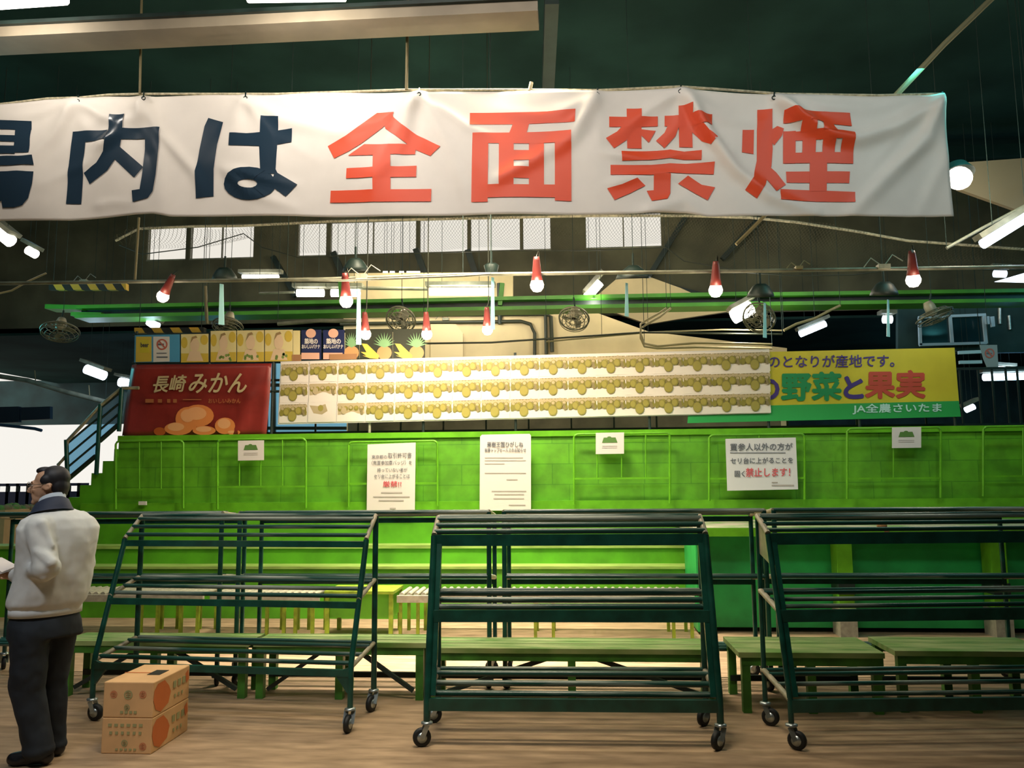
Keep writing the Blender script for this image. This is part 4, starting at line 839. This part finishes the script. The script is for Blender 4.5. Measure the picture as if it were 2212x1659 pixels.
# pipe frame that carries the pictures and banners
df_ = thing('pipe_stand', 'dark pipe framework on the green stand carrying pictures, posters and banners', 'stand', at(950, 930, 10.375))
for p, q in (((288, 724), (920, 713)), ((286, 784), (2066, 760)), ((286, 850), (1664, 830))): m = MB(); m.tube([at(*p, 10.375), at(*q, 10.375)], .018, 8); m.build('frame_rail', DARK, df_)
for xp in (292, 452, 590, 800, 915, 1113, 1400, 1655, 1850, 2055):
    x = at(xp, 800, 10.375).x; m = MB(); m.tube([(x, 10.375, 1.17), (x, 10.375, at(xp, 716 if xp < 920 else 762, 10.375).z)], .018, 8); m.build('frame_post', DARK if xp != 800 else ROLL, df_)

# row of smaller pictures above
YS = 10.35
LEM, LEMW, LEMG, LBL = plain('lemon_yellow_print', (.66, .47, .06), .4), plain('pale_lemon_print', (.80, .68, .34), .4), plain('leaf_green_print', (.20, .30, .06), .4), plain('sky_blue_print', (.08, .32, .55), .4)
s = sign('blue_notice_board', 'light blue board with two small notices at the left end of the picture row', 'sign', [(291, 724), (388, 722), (388, 782), (290, 783)], YS, LBL)
m = MB(); slab(m, [(294, 727), (327, 727), (327, 781), (293, 782)], YS-.006, .004); n_ = m.build('left_notice', LEM, s)
m = MB(); slab(m, [(302, 734), (322, 734), (322, 762), (302, 762)], YS-.009, .002); m.build('notice_patch', YEL, n_); m = MB(); write(m, 'beer', 304, 740, 321, 750, YS, .03, 0, 0, .011); m.build('printed_word', INK, n_)
m = MB(); slab(m, [(331, 727), (366, 727), (366, 781), (331, 782)], YS-.006, .004); n_ = m.build('right_notice', PAPER, s)
NSM = plain('prohibition_red', (.55, .12, .08), .5)
def ring(mb, x, y, r0, r1, Y, n=20):
    for k in range(n):
        a0, a1 = 2*math.pi*k/n, 2*math.pi*(k+1)/n; px(mb, [(x+r1*math.cos(a0), y+r1*math.sin(a0)), (x+r1*math.cos(a1), y+r1*math.sin(a1)), (x+r0*math.cos(a1), y+r0*math.sin(a1)), (x+r0*math.cos(a0), y+r0*math.sin(a0))], Y)
m = MB(); ring(m, 350, 744, 9, 12, YS-.011); px(m, [(342, 737), (344, 735), (358, 751), (356, 753)], YS-.012); m.build('prohibition_ring', NSM, n_)
m = MB(); px(m, [(341, 742), (354, 742), (354, 746), (341, 746)], YS-.010); px(m, [(338, 762), (360, 762), (360, 764), (338, 764)], YS-.010); px(m, [(338, 770), (362, 770), (362, 773), (338, 773)], YS-.010); m.build('printed_mark', INKB, n_)
def lemon(x0, x1, y0, y1, label, green=True):
    s = sign('lemon_poster', label, 'poster', [(x0, y0), (x1, y0-1), (x1, y1-1), (x0, y1)], YS, LEMW, 'bright yellow posters in the upper row'); w_ = x1-x0; h = y1-y0
    m = MB(); px(m, [(x0, y0+h*.68), (x1, y0+h*.68), (x1, y1-1), (x0, y1)], YS-.002); disc(m, x0+w_*.85, y0+h*.2, w_*.14, h*.18, YS-.003); disc(m, x0+w_*.12, y0+h*.3, w_*.12, h*.2, YS-.003); m.build('yellow_print', LEM, s)
    m = MB(); disc(m, x0+w_*.5, y0+h*.38, w_*.17, h*.24, YS-.004); px(m, [(x0+w_*.2, y0+h*.95), (x0+w_*.32, y0+h*.6), (x0+w_*.68, y0+h*.6), (x0+w_*.82, y0+h*.95)], YS-.004); m.build('figure_print', plain('skin_print', (.80, .58, .38), .5), s)
    m = MB(); px(m, [(x0+w_*.34, y0+h*.32), (x0+w_*.40, y0+h*.10), (x0+w_*.55, y0+h*.05), (x0+w_*.60, y0+h*.12), (x0+w_*.45, y0+h*.16)], YS-.006); m.build('hair_print', plain('brown_print', (.35, .22, .09), .5), s)
    if green:
        m = MB(); rr = random.Random(int(x0))
        for k in range(7): disc(m, x0+w_*(.3+.5*rr.random()), y0+h*(.74+.2*rr.random()), w_*.05, h*.05, YS-.007, 7)
        m.build('leaf_print', LEMG, s)
lemon(391, 450, 722, 783, 'yellow poster with a figure next to the light blue board', False)
lemon(455, 510, 715, 782, 'yellow poster with figure and leaves, first left in the run of three')
lemon(512, 570, 714, 782, 'yellow poster with figure and leaves, middle of the run of three')
lemon(572, 632, 713, 781, 'yellow poster with figure and leaves, last right in the run of three')
m = MB(); slab(m, [(633, 714), (648, 714), (648, 780), (633, 781)], YS, .005); tag(m.build('poster_strip', LEMW), 'narrow cream strip between the yellow and the navy posters', 'poster')
NAV, PNK = plain('navy_print', (.012, .02, .09), .4), plain('pink_print', (.80, .45, .33), .4)
for (x0, x1, lab) in ((651, 694, 'navy poster with a pink disc, left of the pair'), (698, 744, 'navy poster with a pink disc, right of the pair')):
    s = sign('navy_poster', lab, 'poster', [(x0, 713), (x1, 712), (x1, 776), (x0, 777)], YS, NAV, 'navy posters')
    xc = (x0+x1)/2-1; m = MB(); disc(m, xc, 720, 11, 10, YS-.004); m.build('pink_disc', PNK, s)
    m = MB(); write(m, '築地の', x0+7, 731, x1-8, 743, YS, .03, 0, 0, .006); write(m, 'おいしいバナナ', x0+1, 744, x1-3, 753, YS, .03, 0, 0, .006); m.build('white_characters', PAPER, s)
    m = MB(); px(m, [(x0, 762), (x1-4, 762), (x1-4, 776), (x0, 776)], YS-.004); m.build('pink_band', PNK, s)
m = MB(); slab(m, [(631, 766), (650, 766), (650, 780), (631, 780)], YS-.01, .01); tag(m.build('brown_label', plain('brown_card', (.36, .18, .08), .6)), 'small brown card between the yellow and navy posters', 'card'); m = MB(); slab(m, [(712, 765), (770, 764), (770, 776), (712, 777)], YS-.02, .015); tag(m.build('brown_label', plain('brown_card', (.36, .18, .08), .6)), 'long brown card strip below the right navy poster', 'card')
PIN, PINL, BAN, PLUM = plain('print_pineapple', (.56, .30, .12), .5), plain('print_pine_leaf', (.22, .42, .20), .5), plain('print_banana', (.80, .56, .08), .5), plain('print_dark', (.02, .025, .012), .6)
for (x0, x1, lab) in ((746, 776, 'narrow picture of a pineapple next to the navy posters'), (777, 848, 'picture of a pineapple with bananas, middle'), (849, 917, 'picture of a pineapple with bananas, right end of the upper row')):
    s = sign('fruit_picture', lab, 'poster', [(x0, 711), (x1, 710), (x1, 775), (x0, 776)], YS, PLUM, 'pineapple pictures'); c_ = x0+(x1-x0)*(.75 if x1-x0 > 40 else .45)
    m = MB(); disc(m, c_, 762, 16, 15, YS-.003); m.build('pineapple_print', PIN, s)
    m = MB()
    for k in range(11):
        a_ = math.radians(180+k*18); m.poly([at(c_-3*math.sin(a_), 748+3*math.cos(a_), YS-.005-.0003*k), at(c_+24*math.cos(a_)*(1 if x1-x0 > 40 else .7), 742+26*math.sin(a_)*.95, YS-.005-.0003*k), at(c_+3*math.sin(a_), 748-3*math.cos(a_), YS-.005-.0003*k)])
    m.build('leaf_print', PINL, s)
    if x1-x0 > 40:
        m = MB()
        for k, (dx, dy) in enumerate(((4, 742), (2, 760), (6, 768), (14, 770))): px(m, [(x0+dx, dy), (x0+dx+12, dy+1), (x0+42, 768), (x0+40, 775), (x0+22, 774)], YS-.009-.0005*k)
        m.build('banana_print', BAN, s)

# notices on the green wall
YNT = 9.94
def lines(mb, L, Y): 
    for (x0, x1, y, h) in L: px(mb, [(x0, y), (x1, y), (x1, y+h), (x0, y+h)], Y)
s = sign('wall_notice', 'tall white notice with five lines of Japanese, the last one red, on the green wall', 'sign', [(794, 960), (898, 956), (896, 1104), (792, 1104)], YNT, PAPER)
m = MB()
for txt, x0, y0, x1, y1 in (('東京都の', 803, 983, 836, 991), ('取引許可書', 838, 978, 889, 990), ('（売買参加章バッジ）を', 803, 995, 890, 1005), ('持っていない者が', 815, 1011, 880, 1020), ('セリ台に上がることは', 808, 1024, 885, 1034)):
    m = MB(); write(m, txt, x0, y0, x1, y1, YNT, .0119, -.01); m.build('black_characters', INKB, s)
m = MB(); write(m, '厳禁!!', 827, 1039, 867, 1052, YNT, .012); m.build('red_characters', INKR, s)
m = MB(); lines(m, [(823, 869, 1063, 2.5), (806, 885, 1072, 2.5), (818, 872, 1080, 2.5), (842, 855, 1097, 3)], YNT-.004); m.build('small_print', INKF, s)
s = sign('wall_notice', 'tall white notice with two heading lines and fine print, left of the middle small notice', 'sign', [(1037, 943), (1041, 939), (1144, 937), (1147, 941), (1146, 1103), (1036, 1103)][0:6:1][:4]+[(1147, 1103), (1036, 1103)], YNT, PAPER)
m = MB(); write(m, '果樹王国ひがしね', 1052, 954, 1130, 966, YNT, .014); write(m, '秋季トップセールスのお知らせ', 1047, 968, 1136, 977, YNT, .012); m.build('heading_characters', INKB, s)
m = MB(); lines(m, [(1047, 1130, 988, 1.6), (1047, 1136, 994, 1.6), (1047, 1090, 1001, 1.6), (1047, 1136, 1021, 2), (1094, 1118, 1035, 2), (1062, 1137, 1060, 2), (1068, 1132, 1067, 2), (1066, 1132, 1076, 2), (1099, 1135, 1090, 2)], YNT-.004); m.build('small_print', INKF, s)
s = sign('wall_notice', 'wide white notice with underlined heading and red characters at the right', 'sign', [(1567, 948), (1719, 945), (1724, 1057), (1571, 1060)], YNT, plain('shiny_white_paper', (.72, .72, .74), .2))
m = MB(); write(m, '買参人以外の方が', 1577, 958, 1712, 974, YNT, .014, -.01); lines(m, [(1577, 1697, 977.5, 1.6)], YNT-.006); m.build('black_characters', INKB, s); m = MB(); write(m, 'セリ台に上がることを', 1578, 989, 1713, 1002, YNT, .016, -.01); m.build('black_characters', INKB, s); m = MB(); write(m, '固く', 1587, 1017, 1609, 1030, YNT, .02); m.build('black_characters', INKB, s)
m = MB(); write(m, '禁止します！', 1611, 1011, 1707, 1030, YNT, .016, -.01); m.build('red_characters', INKR, s)
m = MB(); lines(m, [(1667, 1680, 1041, 2.5), (1667, 1715, 1047, 3)], YNT-.004); m.build('small_print', INKF, s)
SGR = plain('print_green_block', (.10, .22, .05), .5)
for (x0, y0, x1, y1, w_) in ((514, 951, 570, 995, 'small white notice with a green picture under the red banner'), (1287, 934, 1348, 981, 'small white notice with a green picture in the middle of the green wall'), (1927, 922, 1990, 968, 'small white notice with a green picture under the yellow banner')):
    s = sign('picture_notice', w_, 'sign', [(x0, y0+1), (x1, y0), (x1, y1-1), (x0, y1)], YNT, PAPER, 'small picture notices'); w2, h = x1-x0, y1-y0
    m = MB(); px(m, [(x0+w2*.22, y0+h*.48), (x0+w2*.28, y0+h*.24), (x0+w2*.70, y0+h*.23), (x0+w2*.77, y0+h*.47)], YNT-.003); disc(m, x0+w2*.48, y0+h*.24, w2*.08, h*.06, YNT-.004, 8); m.build('green_picture', SGR, s)
    m = MB(); lines(m, [(x0+w2*.22, x0+w2*.76, y0+h*.62, 1), (x0+w2*.22, x0+w2*.76, y0+h*.70, 1)], YNT-.003); m.build('small_print', INKF, s)
m = MB(); slab(m, [(299, 1083), (315, 1083), (315, 1091), (299, 1091)], 10.0, .03); tag(m.build('paper_tag', PAPER), 'tiny white tag on the green plinth at left', 'tag')

# hanging no-smoking sheet at right
YH = 11.5
s = thing('hanging_sheet', 'translucent hanging sheet with a no-smoking sign at the right', 'sign', at(2138, 795, YH)); m = MB(); slab(m, [(2116, 745), (2154, 745), (2157, 796), (2132, 794), (2124, 775)], YH, .006); m.build('plastic_sheet', plain('dull_plastic', (.30, .34, .36), .4), s)
m = MB(); p_ = at(2136, 746, YH); m.tube([p_, (p_.x, p_.y, 7.3)], .004, 5); m.build('hanger', HANG, s)
m = MB(); ring(m, 2138, 763, 8, 10.5, YH-.006); px(m, [(2131, 757), (2133, 755), (2145, 769), (2143, 771)], YH-.007); m.build('prohibition_ring', NSM, s)
m = MB(); px(m, [(2131, 762), (2143, 762), (2143, 765), (2131, 765)], YH-.005); m.build('cigarette_mark', INKB, s)
# office window box at right
YO = 14.
tw = struct(bpy.data.objects.new('window_21', None)); COL.objects.link(tw); tw.location = at(2056, 745, YO)
m = MB(); slab(m, [(1988, 690), (2126, 682), (2130, 742), (1990, 746)], YO+.03, .03); m.build('pane', DPANE, tw)
m = MB(); FRM = plain('pale_blue_frame', (.45, .62, .75), .4)
for p, q in (((1984, 686), (2130, 680)), ((1986, 745), (2131, 741)), ((1986, 686), (1988, 746)), ((2052, 684), (2057, 744)), ((2124, 681), (2130, 742))): m.bar(at(*p, YO), at(*q, YO), .045)
m.build('window_frame', FRM, tw)
m = MB(); slab(m, [(1940, 660), (2260, 655), (2260, 760), (1940, 765)], YO+.2, .1); struct(m.build('wall_office', DARKB))
m = MB(); slab(m, [(2129, 683), (2137, 683), (2138, 700), (2131, 700)], YO-.2, .05); slab(m, [(2139, 684), (2148, 683), (2150, 705), (2143, 706)], YO-.2, .05); tag(m.build('wall_fixture', FRM), 'pale blue fittings beside the dark office window', 'fitting')
for (p, q) in (((2160, 700), (2160, 655)), ((2182, 712), (2180, 682))): 
    m = MB(); m.tube([at(*p, 14.17), at(*q, 14.17)], .035, 6); tag(m.build('conduit', STEEL), 'short vertical steel pipe %s of the office window' % ('just right' if p[0] < 2170 else 'farther right'), 'pipe')
for (p, q, l_) in (((2070, 762), (2118, 760), 'upper'), ((2072, 783), (2120, 782), 'lower')):
    m = MB(); m.bar(at(*p, 13), at(*q, 13), .05); m.cur = 1; p_ = at(*q, 13); m.tube([p_, (p_.x, p_.y, 7.3)], .005, 5); tag(m.build('pale_rail', [FRM, HANG]), '%s pale rail right of the yellow banner' % l_, 'rail')

# things in the daylight opening at far left
m = MB(); Y = 19.
fo = thing('far_barrier', 'dark barrier across the bright daylight opening at left', 'fence', at(80, 1110, Y)); fo.location.z = 0
a, b_ = at(-60, 1045, Y), at(190, 1045, Y); m = MB(); m.box((a.x, Y, at(80, 1050, Y).z-.0), (b_.x, Y+.05, at(80, 1044, Y).z)); m.box((a.x, Y, .0), (b_.x, Y+.05, at(80, 1062, Y).z)); m.build('barrier_panel', plain('barrier_paint', (.04, .05, .12), .6), fo)
for xp in range(-50, 190, 22): x = at(xp, 1050, Y).x; m = MB(); m.box((x-.04, Y, .5), (x+.04, Y+.05, a.z)); m.build('barrier_post', DARK, fo)
m = MB(); m.tube([at(-30, 905, 17), at(0, 918, 17), at(40, 922, 17), at(75, 926, 17), at(90, 930, 17)], .035, 6); tag(m.build('awning_edge', plain('awning_blue', (.03, .08, .16), .6)), 'drooping dark awning edge over the daylight opening', 'awning')
m = MB(); slab(m, [(-40, 880), (40, 878), (40, 912), (-40, 915)], 17.5, .1); slab(m, [(45, 880), (108, 878), (108, 905), (45, 908)], 17.5, .1); tag(m.build('overhead_signs', plain('dim_panel', (.015, .03, .05), .6)), 'dark overhead panels above the daylight opening', 'panel')
PRO = mat('mixed_produce', (.24, .16, .08), .8, col2=(.10, .22, .04), scale=9, lo=.45, hi=.55)
for k, (xa, xb, yt_, Y) in enumerate(((-30, 12, 1086, 12.6), (16, 58, 1088, 13.4), (60, 100, 1082, 14.2))):
    a, b_ = at(xa, yt_, Y), at(xb, yt_, Y); c = thing('produce_crate', ['produce crate at the left edge behind the man', 'middle produce crate behind the man', 'produce crate nearest the end stair behind the man'][k], 'crate', ((a.x+b_.x)/2, Y, 0), 'far produce crates')
    m = MB(); m.box((a.x, Y, 0), (b_.x, Y+.6, a.z-.12)); m.build('crate_body', CARD, c)
    m = MB(); rr = random.Random(k)
    for j in range(16): m.ell((a.x+.08+(b_.x-a.x-.16)*rr.random(), Y+.08+.4*rr.random(), a.z-.13+.05*rr.random()), .07, n=8, rings=5)
    m.build('produce', PRO, c)['kind'] = 'stuff'
# scraps on racks
LEAF = plain('dry_leaf', (.75, .40, .15), .7)
a = at(1905, 1136, 5.58); m = MB(); m.ell(a, (.035, .02, .02)); m.ell(a+Vector((.03, 0, -.03)), (.018, .01, .022)); tag(m.build('dry_scrap', LEAF), 'crumpled orange scrap caught on the right rack top rail', 'scrap')

# ================================================================== THE MAN AT LEFT
SKIN = mat('skin', (.60, .36, .23), .5, var=.06, scale=20); HAIR = mat('dark_hair', (.010, .010, .014), .55); JACK = mat('pale_grey_jacket', (.66, .68, .66), .75, var=.05, scale=12)
JCOL = plain('navy_collar', (.02, .03, .06), .7); SHIRT = plain('pale_blue_shirt', (.45, .52, .60), .7); TROU = mat('dark_navy_trousers', (.010, .016, .024), .8, var=.25, scale=6); SHOE = plain('black_shoe', (.008, .009, .011), .4); LENS = plain('spectacle_metal', (.25, .22, .15), .3, metal=.7)
YM = 4.66
man = thing('person', 'man in pale grey zip jacket and dark trousers standing at left, looking left, holding papers', 'person', (at(100, 1640, YM).x, YM, 0))
def M_(x, y, d=0.): return at(x, y, YM+d)
def fuse(mb, name, mt, parent, voxel=.008, smooth=6, shrink=0.):
    me = mb.mesh('tmp', mt); ob = bpy.data.objects.new('tmp', me); COL.objects.link(ob)
    r = ob.modifiers.new('r', 'REMESH'); r.mode = 'VOXEL'; r.voxel_size = voxel; r.use_smooth_shade = True
    s_ = ob.modifiers.new('s', 'SMOOTH'); s_.iterations = smooth; s_.factor = .5
    m2 = bpy.data.meshes.new_from_object(ob.evaluated_get(bpy.context.evaluated_depsgraph_get())); bpy.data.objects.remove(ob)
    if not m2.materials: m2.materials.append(mt)
    m2.name = name; off = Vector(parent.location); 
    for v in m2.vertices: v.co -= off
    for p in m2.polygons: p.use_smooth = True
    o = bpy.data.objects.new(name, m2); COL.objects.link(o); o.parent = parent; return o
hf = Vector((-.97, -.24, -.05)).normalized(); hl = Vector((0, 0, 1)).cross(hf).normalized(); hu = hf.cross(hl).normalized(); HC = M_(106, 1050)
HM = Matrix((hf, hl, hu)).transposed()
def Hd(x, y, z): return HC+hf*x+hl*y+hu*z
b = MB()
# skull, face, jaw (x forward, y to his left, z up)
b.ell(Hd(-.015, 0, .035), (.092, .072, .080), HM, 20, 14); b.ell(Hd(.030, 0, -.010), (.062, .060, .080), HM, 18, 12)
b.ell(Hd(.045, 0, -.070), (.045, .044, .038), HM, 14, 10); b.ell(Hd(.076, 0, -.090), (.022, .026, .020), HM); b.ell(Hd(.070, 0, -.055), (.024, .034, .030), HM)
b.cap(Hd(.088, 0, .014), Hd(.110, 0, -.022), .010, .014); b.ell(Hd(.095, .011, -.028), (.011, .009, .008), HM); b.ell(Hd(.095, -.011, -.028), (.011, .009, .008), HM)
b.cap(Hd(.082, -.03, .026), Hd(.082, .03, .026), .011, .011); b.ell(Hd(.086, 0, -.050), (.012, .022, .0065), HM); b.ell(Hd(.083, 0, -.062), (.012, .019, .0075), HM)
b.ell(Hd(.062, .036, -.018), (.022, .018, .020), HM); b.ell(Hd(.062, -.036, -.018), (.022, .018, .020), HM)
for sgn in (1, -1):
    b.torus(Hd(-.012, .070*sgn, -.004), .024, .0065, hl*sgn-hf*.35*0+hf*.2, 14, 6, .65); b.ell(Hd(-.010, .066*sgn, -.008), (.016, .008, .022), HM)
neck = M_(120, 1118); b.cap(Hd(-.035, 0, -.06), neck, .055, .062)
def hand(b, wrist, dirv, upv, thumb, L=.17, curl=.6):
    dirv = dirv.normalized(); side = dirv.cross(upv).normalized(); upv = side.cross(dirv).normalized()
    pc = wrist+dirv*.05; b.ell(pc, (.048, .038, .016), Matrix((dirv, side, upv)).transposed()); b.cap(wrist-dirv*.02, wrist+dirv*.02, .026, .024)
    for i, (o, ln) in enumerate(((-.030, .066), (-.010, .075), (.010, .070), (.029, .054))):
        p = pc+dirv*.036+side*o; d = dirv.copy(); r = .0095
        for k in range(3):
            q = p+d*ln*(.46, .32, .24)[k]; b.cap(p, q, r, r*.9, 8); p = q; r *= .9; d = (d*math.cos(curl)-upv*math.sin(curl)).normalized()
    p = pc-dirv*.02+side*.034*thumb; d = (dirv*.8+side*.75*thumb-upv*.3).normalized()
    for k in range(2): q = p+d*.034; b.cap(p, q, .0115, .010, 8); p = q; d = (dirv*.95-side*.1*thumb-upv*.2).normalized()
shL, shR = M_(88, 1142, -.15), M_(168, 1132, .16); elL, elR = M_(100, 1226, -.20), M_(184, 1214, .18); wrL, wrR = M_(24, 1243, -.06), M_(60, 1248, .30)
hips = M_(100, 1335); chest = M_(122, 1165)
b.cap(neck, chest, .055, .11); b.cap(chest, hips, .12, .10); b.cap(M_(108, 1146, -.1), M_(150, 1142, .1), .06, .06)
b.cap(shL, elL, .048, .038); b.cap(elL, wrL, .036, .024); b.cap(shR, elR, .048, .038); b.cap(elR, wrR, .036, .024)
hand(b, M_(19, 1243, -.05), Vector((-1, .25, .12)), Vector((.05, .1, 1)), 1); hand(b, M_(45, 1246, .30), Vector((-1, -.2, .12)), Vector((0, .1, 1)), -1)
kL, kR = M_(62, 1492, -.08), M_(112, 1480, .10); aL, aR = M_(88, 1618, -.05), M_(118, 1606, .12)
b.cap(M_(74, 1352, -.06), kL, .066, .050); b.cap(kL, aL, .050, .035); b.cap(M_(124, 1350, .08), kR, .066, .050); b.cap(kR, aR, .050, .035)
b.cap(aL, aL+Vector((-.08, .0, -.03)), .034, .03); b.cap(aR, aR+Vector((-.08, .03, -.03)), .034, .03)
body = fuse(b, 'body', SKIN, man, .0062, 3)
# hair
h = MB(); h.ell(Hd(-.034, 0, .046), (.084, .076, .076), HM, 22, 14); h.ell(Hd(-.062, 0, .0), (.052, .070, .070), HM, 18, 12); h.ell(Hd(.025, 0, .094), (.046, .046, .024), HM); h.ell(Hd(-.005, .066, .035), (.034, .014, .030), HM); h.ell(Hd(-.005, -.066, .035), (.034, .014, .030), HM); h.cap(Hd(-.072, -.03, -.05), Hd(-.072, .03, -.05), .022, .022)
fuse(h, 'hair', HAIR, man, .006, 3)
h = MB(); h.cap(Hd(.088, .018, .030), Hd(.078, .046, .030), .0035, .0025, 6); h.cap(Hd(.088, -.018, .030), Hd(.078, -.046, .030), .0035, .0025, 6); h.build('eyebrows', HAIR, man, off=None)
EYE = plain('eye_white', (.6, .55, .5), .2)
for sgn in (1, -1):
    e_ = MB(); e_.ell(Hd(.079, .031*sgn, .008), (.009, .013, .0065), HM); eo = e_.build('eye', EYE, man); e_ = MB(); e_.ell(Hd(.0865, .031*sgn, .008), (.003, .0055, .0055), HM); e_.build('iris', HAIR, eo)
g = MB()
for sgn in (1, -1): g.torus(Hd(.100, .031*sgn, .006), .024, .0018, hf, 18, 6); g.tube([Hd(.098, .056*sgn, .010), Hd(.05, .070*sgn, .012), Hd(-.012, .074*sgn, .012)], .0018, 6)
g.tube([Hd(.103, -.008, .010), Hd(.103, .008, .010)], .0018, 6); g.build('spectacles', LENS, man)
# jacket: torso profile by rings, then sleeves
j = MB()
def ring_body(mb, secs, n=28, cap=True):
    vs, fs = [], []
    ax = Vector((.55, .83, 0)).normalized(); ay = Vector((-.83, .55, 0)).normalized()      # across the shoulders / the way he faces
    for (cx_, cy_, d, rw, rd) in secs:
        c = M_(cx_, cy_, d)
        for k in range(n): t = 2*math.pi*k/n; vs.append(c+ax*rw*math.cos(t)+ay*rd*math.sin(t))
    for i in range(len(secs)-1):
        for k in range(n): fs.append((i*n+k, i*n+(k+1) % n, (i+1)*n+(k+1) % n, (i+1)*n+k))
    fs += [tuple(range(n))[::-1], tuple(range((len(secs)-1)*n, len(secs)*n))]; mb.add(vs, fs, True)
ring_body(j, [(122, 1098, 0, .075, .075), (124, 1106, 0, .13, .10), (126, 1120, 0, .205, .13), (128, 1140, 0, .235, .145), (126, 1170, 0, .225, .155), (122, 1205, 0, .215, .155), (116, 1245, 0, .215, .155), (108, 1280, 0, .220, .160), (102, 1300, 0, .218, .158), (100, 1312, 0, .198, .142), (99, 1325, 0, .196, .140)])
j.cap(shL, elL, .082, .066, 16); j.cap(elL, M_(36, 1243, -.085), .064, .043, 16); j.ell(elL, (.078, .07, .072)); j.cap(shR, elR, .082, .064, 16); j.cap(elR, M_(75, 1246, .28), .062, .043, 16)
j.ell(M_(70, 1262, -.12), (.07, .06, .05)); j.ell(M_(160, 1250, .08), (.06, .07, .06)); j.ell(M_(60, 1282, -.08), (.07, .06, .06)); j.cap(M_(86, 1190, -.22), M_(110, 1215, -.24), .04, .03)
j.cap(M_(92, 1132, -.2), M_(112, 1180, -.2), .03, .02); j.cap(M_(70, 1230, -.2), M_(100, 1245, -.22), .03, .035)
jo = fuse(j, 'jacket', JACK, man, .009, 5)
tex = bpy.data.textures.new('folds', 'CLOUDS'); tex.noise_scale = .16; tex.noise_depth = 2
dm = jo.modifiers.new('d', 'DISPLACE'); dm.texture = tex; dm.strength = .022; dm.mid_level = .5
c2 = MB(); 
for (x, y, d, rr) in ((99, 1308, 0, 0),):
    pass
ring_body(c2, [(100, 1309, 0, .200, .144), (99, 1326, 0, .199, .143)]); c2.build('waistband', JACK, man)
c2 = MB(); n = 20; ax = Vector((.55, .83, 0)).normalized(); ay = Vector((-.83, .55, 0)).normalized(); nb = M_(112, 1096); vs, fs = [], []
for (dz, ra, rb_) in ((-.03, .105, .115), (.015, .080, .088), (.038, .072, .080), (.030, .088, .098), (-.015, .108, .118), (-.035, .125, .128)):
    for k in range(n): t = 2*math.pi*k/n; vs.append(nb+ax*ra*math.cos(t)+ay*rb_*math.sin(t)+Vector((0, 0, dz-.03*math.sin(t))))
for i in range(5):
    for k in range(n): fs.append((i*n+k, i*n+(k+1) % n, (i+1)*n+(k+1) % n, (i+1)*n+k))
c2.add(vs, fs, True); c2.build('collar', JCOL, man)
c2 = MB(); vs, fs = [], []
for (dz, ra, rb_) in ((-.01, .074, .080), (.052, .066, .072), (.056, .070, .076), (.0, .078, .084)):
    for k in range(n): t = 2*math.pi*k/n; vs.append(nb+ax*ra*math.cos(t)+ay*rb_*math.sin(t)+Vector((0, 0, dz-.035*math.sin(t))))
for i in range(3):
    for k in range(n): fs.append((i*n+k, i*n+(k+1) % n, (i+1)*n+(k+1) % n, (i+1)*n+k))
c2.add(vs, fs, True); c2.build('shirt_collar', SHIRT, man)
# trousers and shoes
q = MB(); ring_body(q, [(99, 1318, 0, .185, .132), (98, 1345, 0, .205, .150), (96, 1375, 0, .205, .155)])
q.cap(M_(66, 1368, -.10), M_(58, 1490, -.09), .108, .090, 18); q.cap(M_(58, 1490, -.09), M_(84, 1612, -.06), .090, .076, 18); q.cap(M_(122, 1368, .10), M_(112, 1480, .10), .105, .080, 18); q.cap(M_(112, 1480, .10), M_(118, 1600, .12), .080, .068, 18)
q.ell(M_(84, 1618, -.06), (.085, .08, .05)); q.ell(M_(118, 1606, .12), (.078, .075, .05))
to = fuse(q, 'trousers', TROU, man, .010, 6); dm = to.modifiers.new('d', 'DISPLACE'); dm.texture = tex; dm.strength = .03
for (ap, dv) in ((aL, Vector((-.9, -.1, 0))), (aR, Vector((-.9, .4, 0)))):
    g0 = Vector((ap.x, ap.y, 0)); dv.normalize(); sm = MB(); sm.cap(g0+Vector((0, 0, .052)), g0+dv*.15+Vector((0, 0, .036)), .046, .036, 14); sm.ell(g0-dv*.03+Vector((0, 0, .045)), (.045, .042, .045)); sm.ell(g0+dv*.12+Vector((0, 0, .030)), (.06, .045, .03)); fuse(sm, 'shoe', SHOE, man, .008, 3)
# the papers he holds
pp = thing('paper_sheaf', 'white sheets of paper held in the hand of the man', 'paper', M_(10, 1236, -.02)); m = MB()
for k in range(3):
    a_, b2, c3, d_ = M_(-40-2*k, 1206+3*k, -.10), M_(4, 1204+2*k, .06), M_(38, 1222+2*k, -.02), M_(4-2*k, 1236+2*k, -.16); m.add([a_, b2, c3, d_]+[v-Vector((0, 0, .002)) for v in (a_, b2, c3, d_)], [(0, 1, 2, 3), (7, 6, 5, 4), (0, 4, 5, 1), (1, 5, 6, 2), (2, 6, 7, 3), (3, 7, 4, 0)])
m.build('sheets', PAPER, pp)
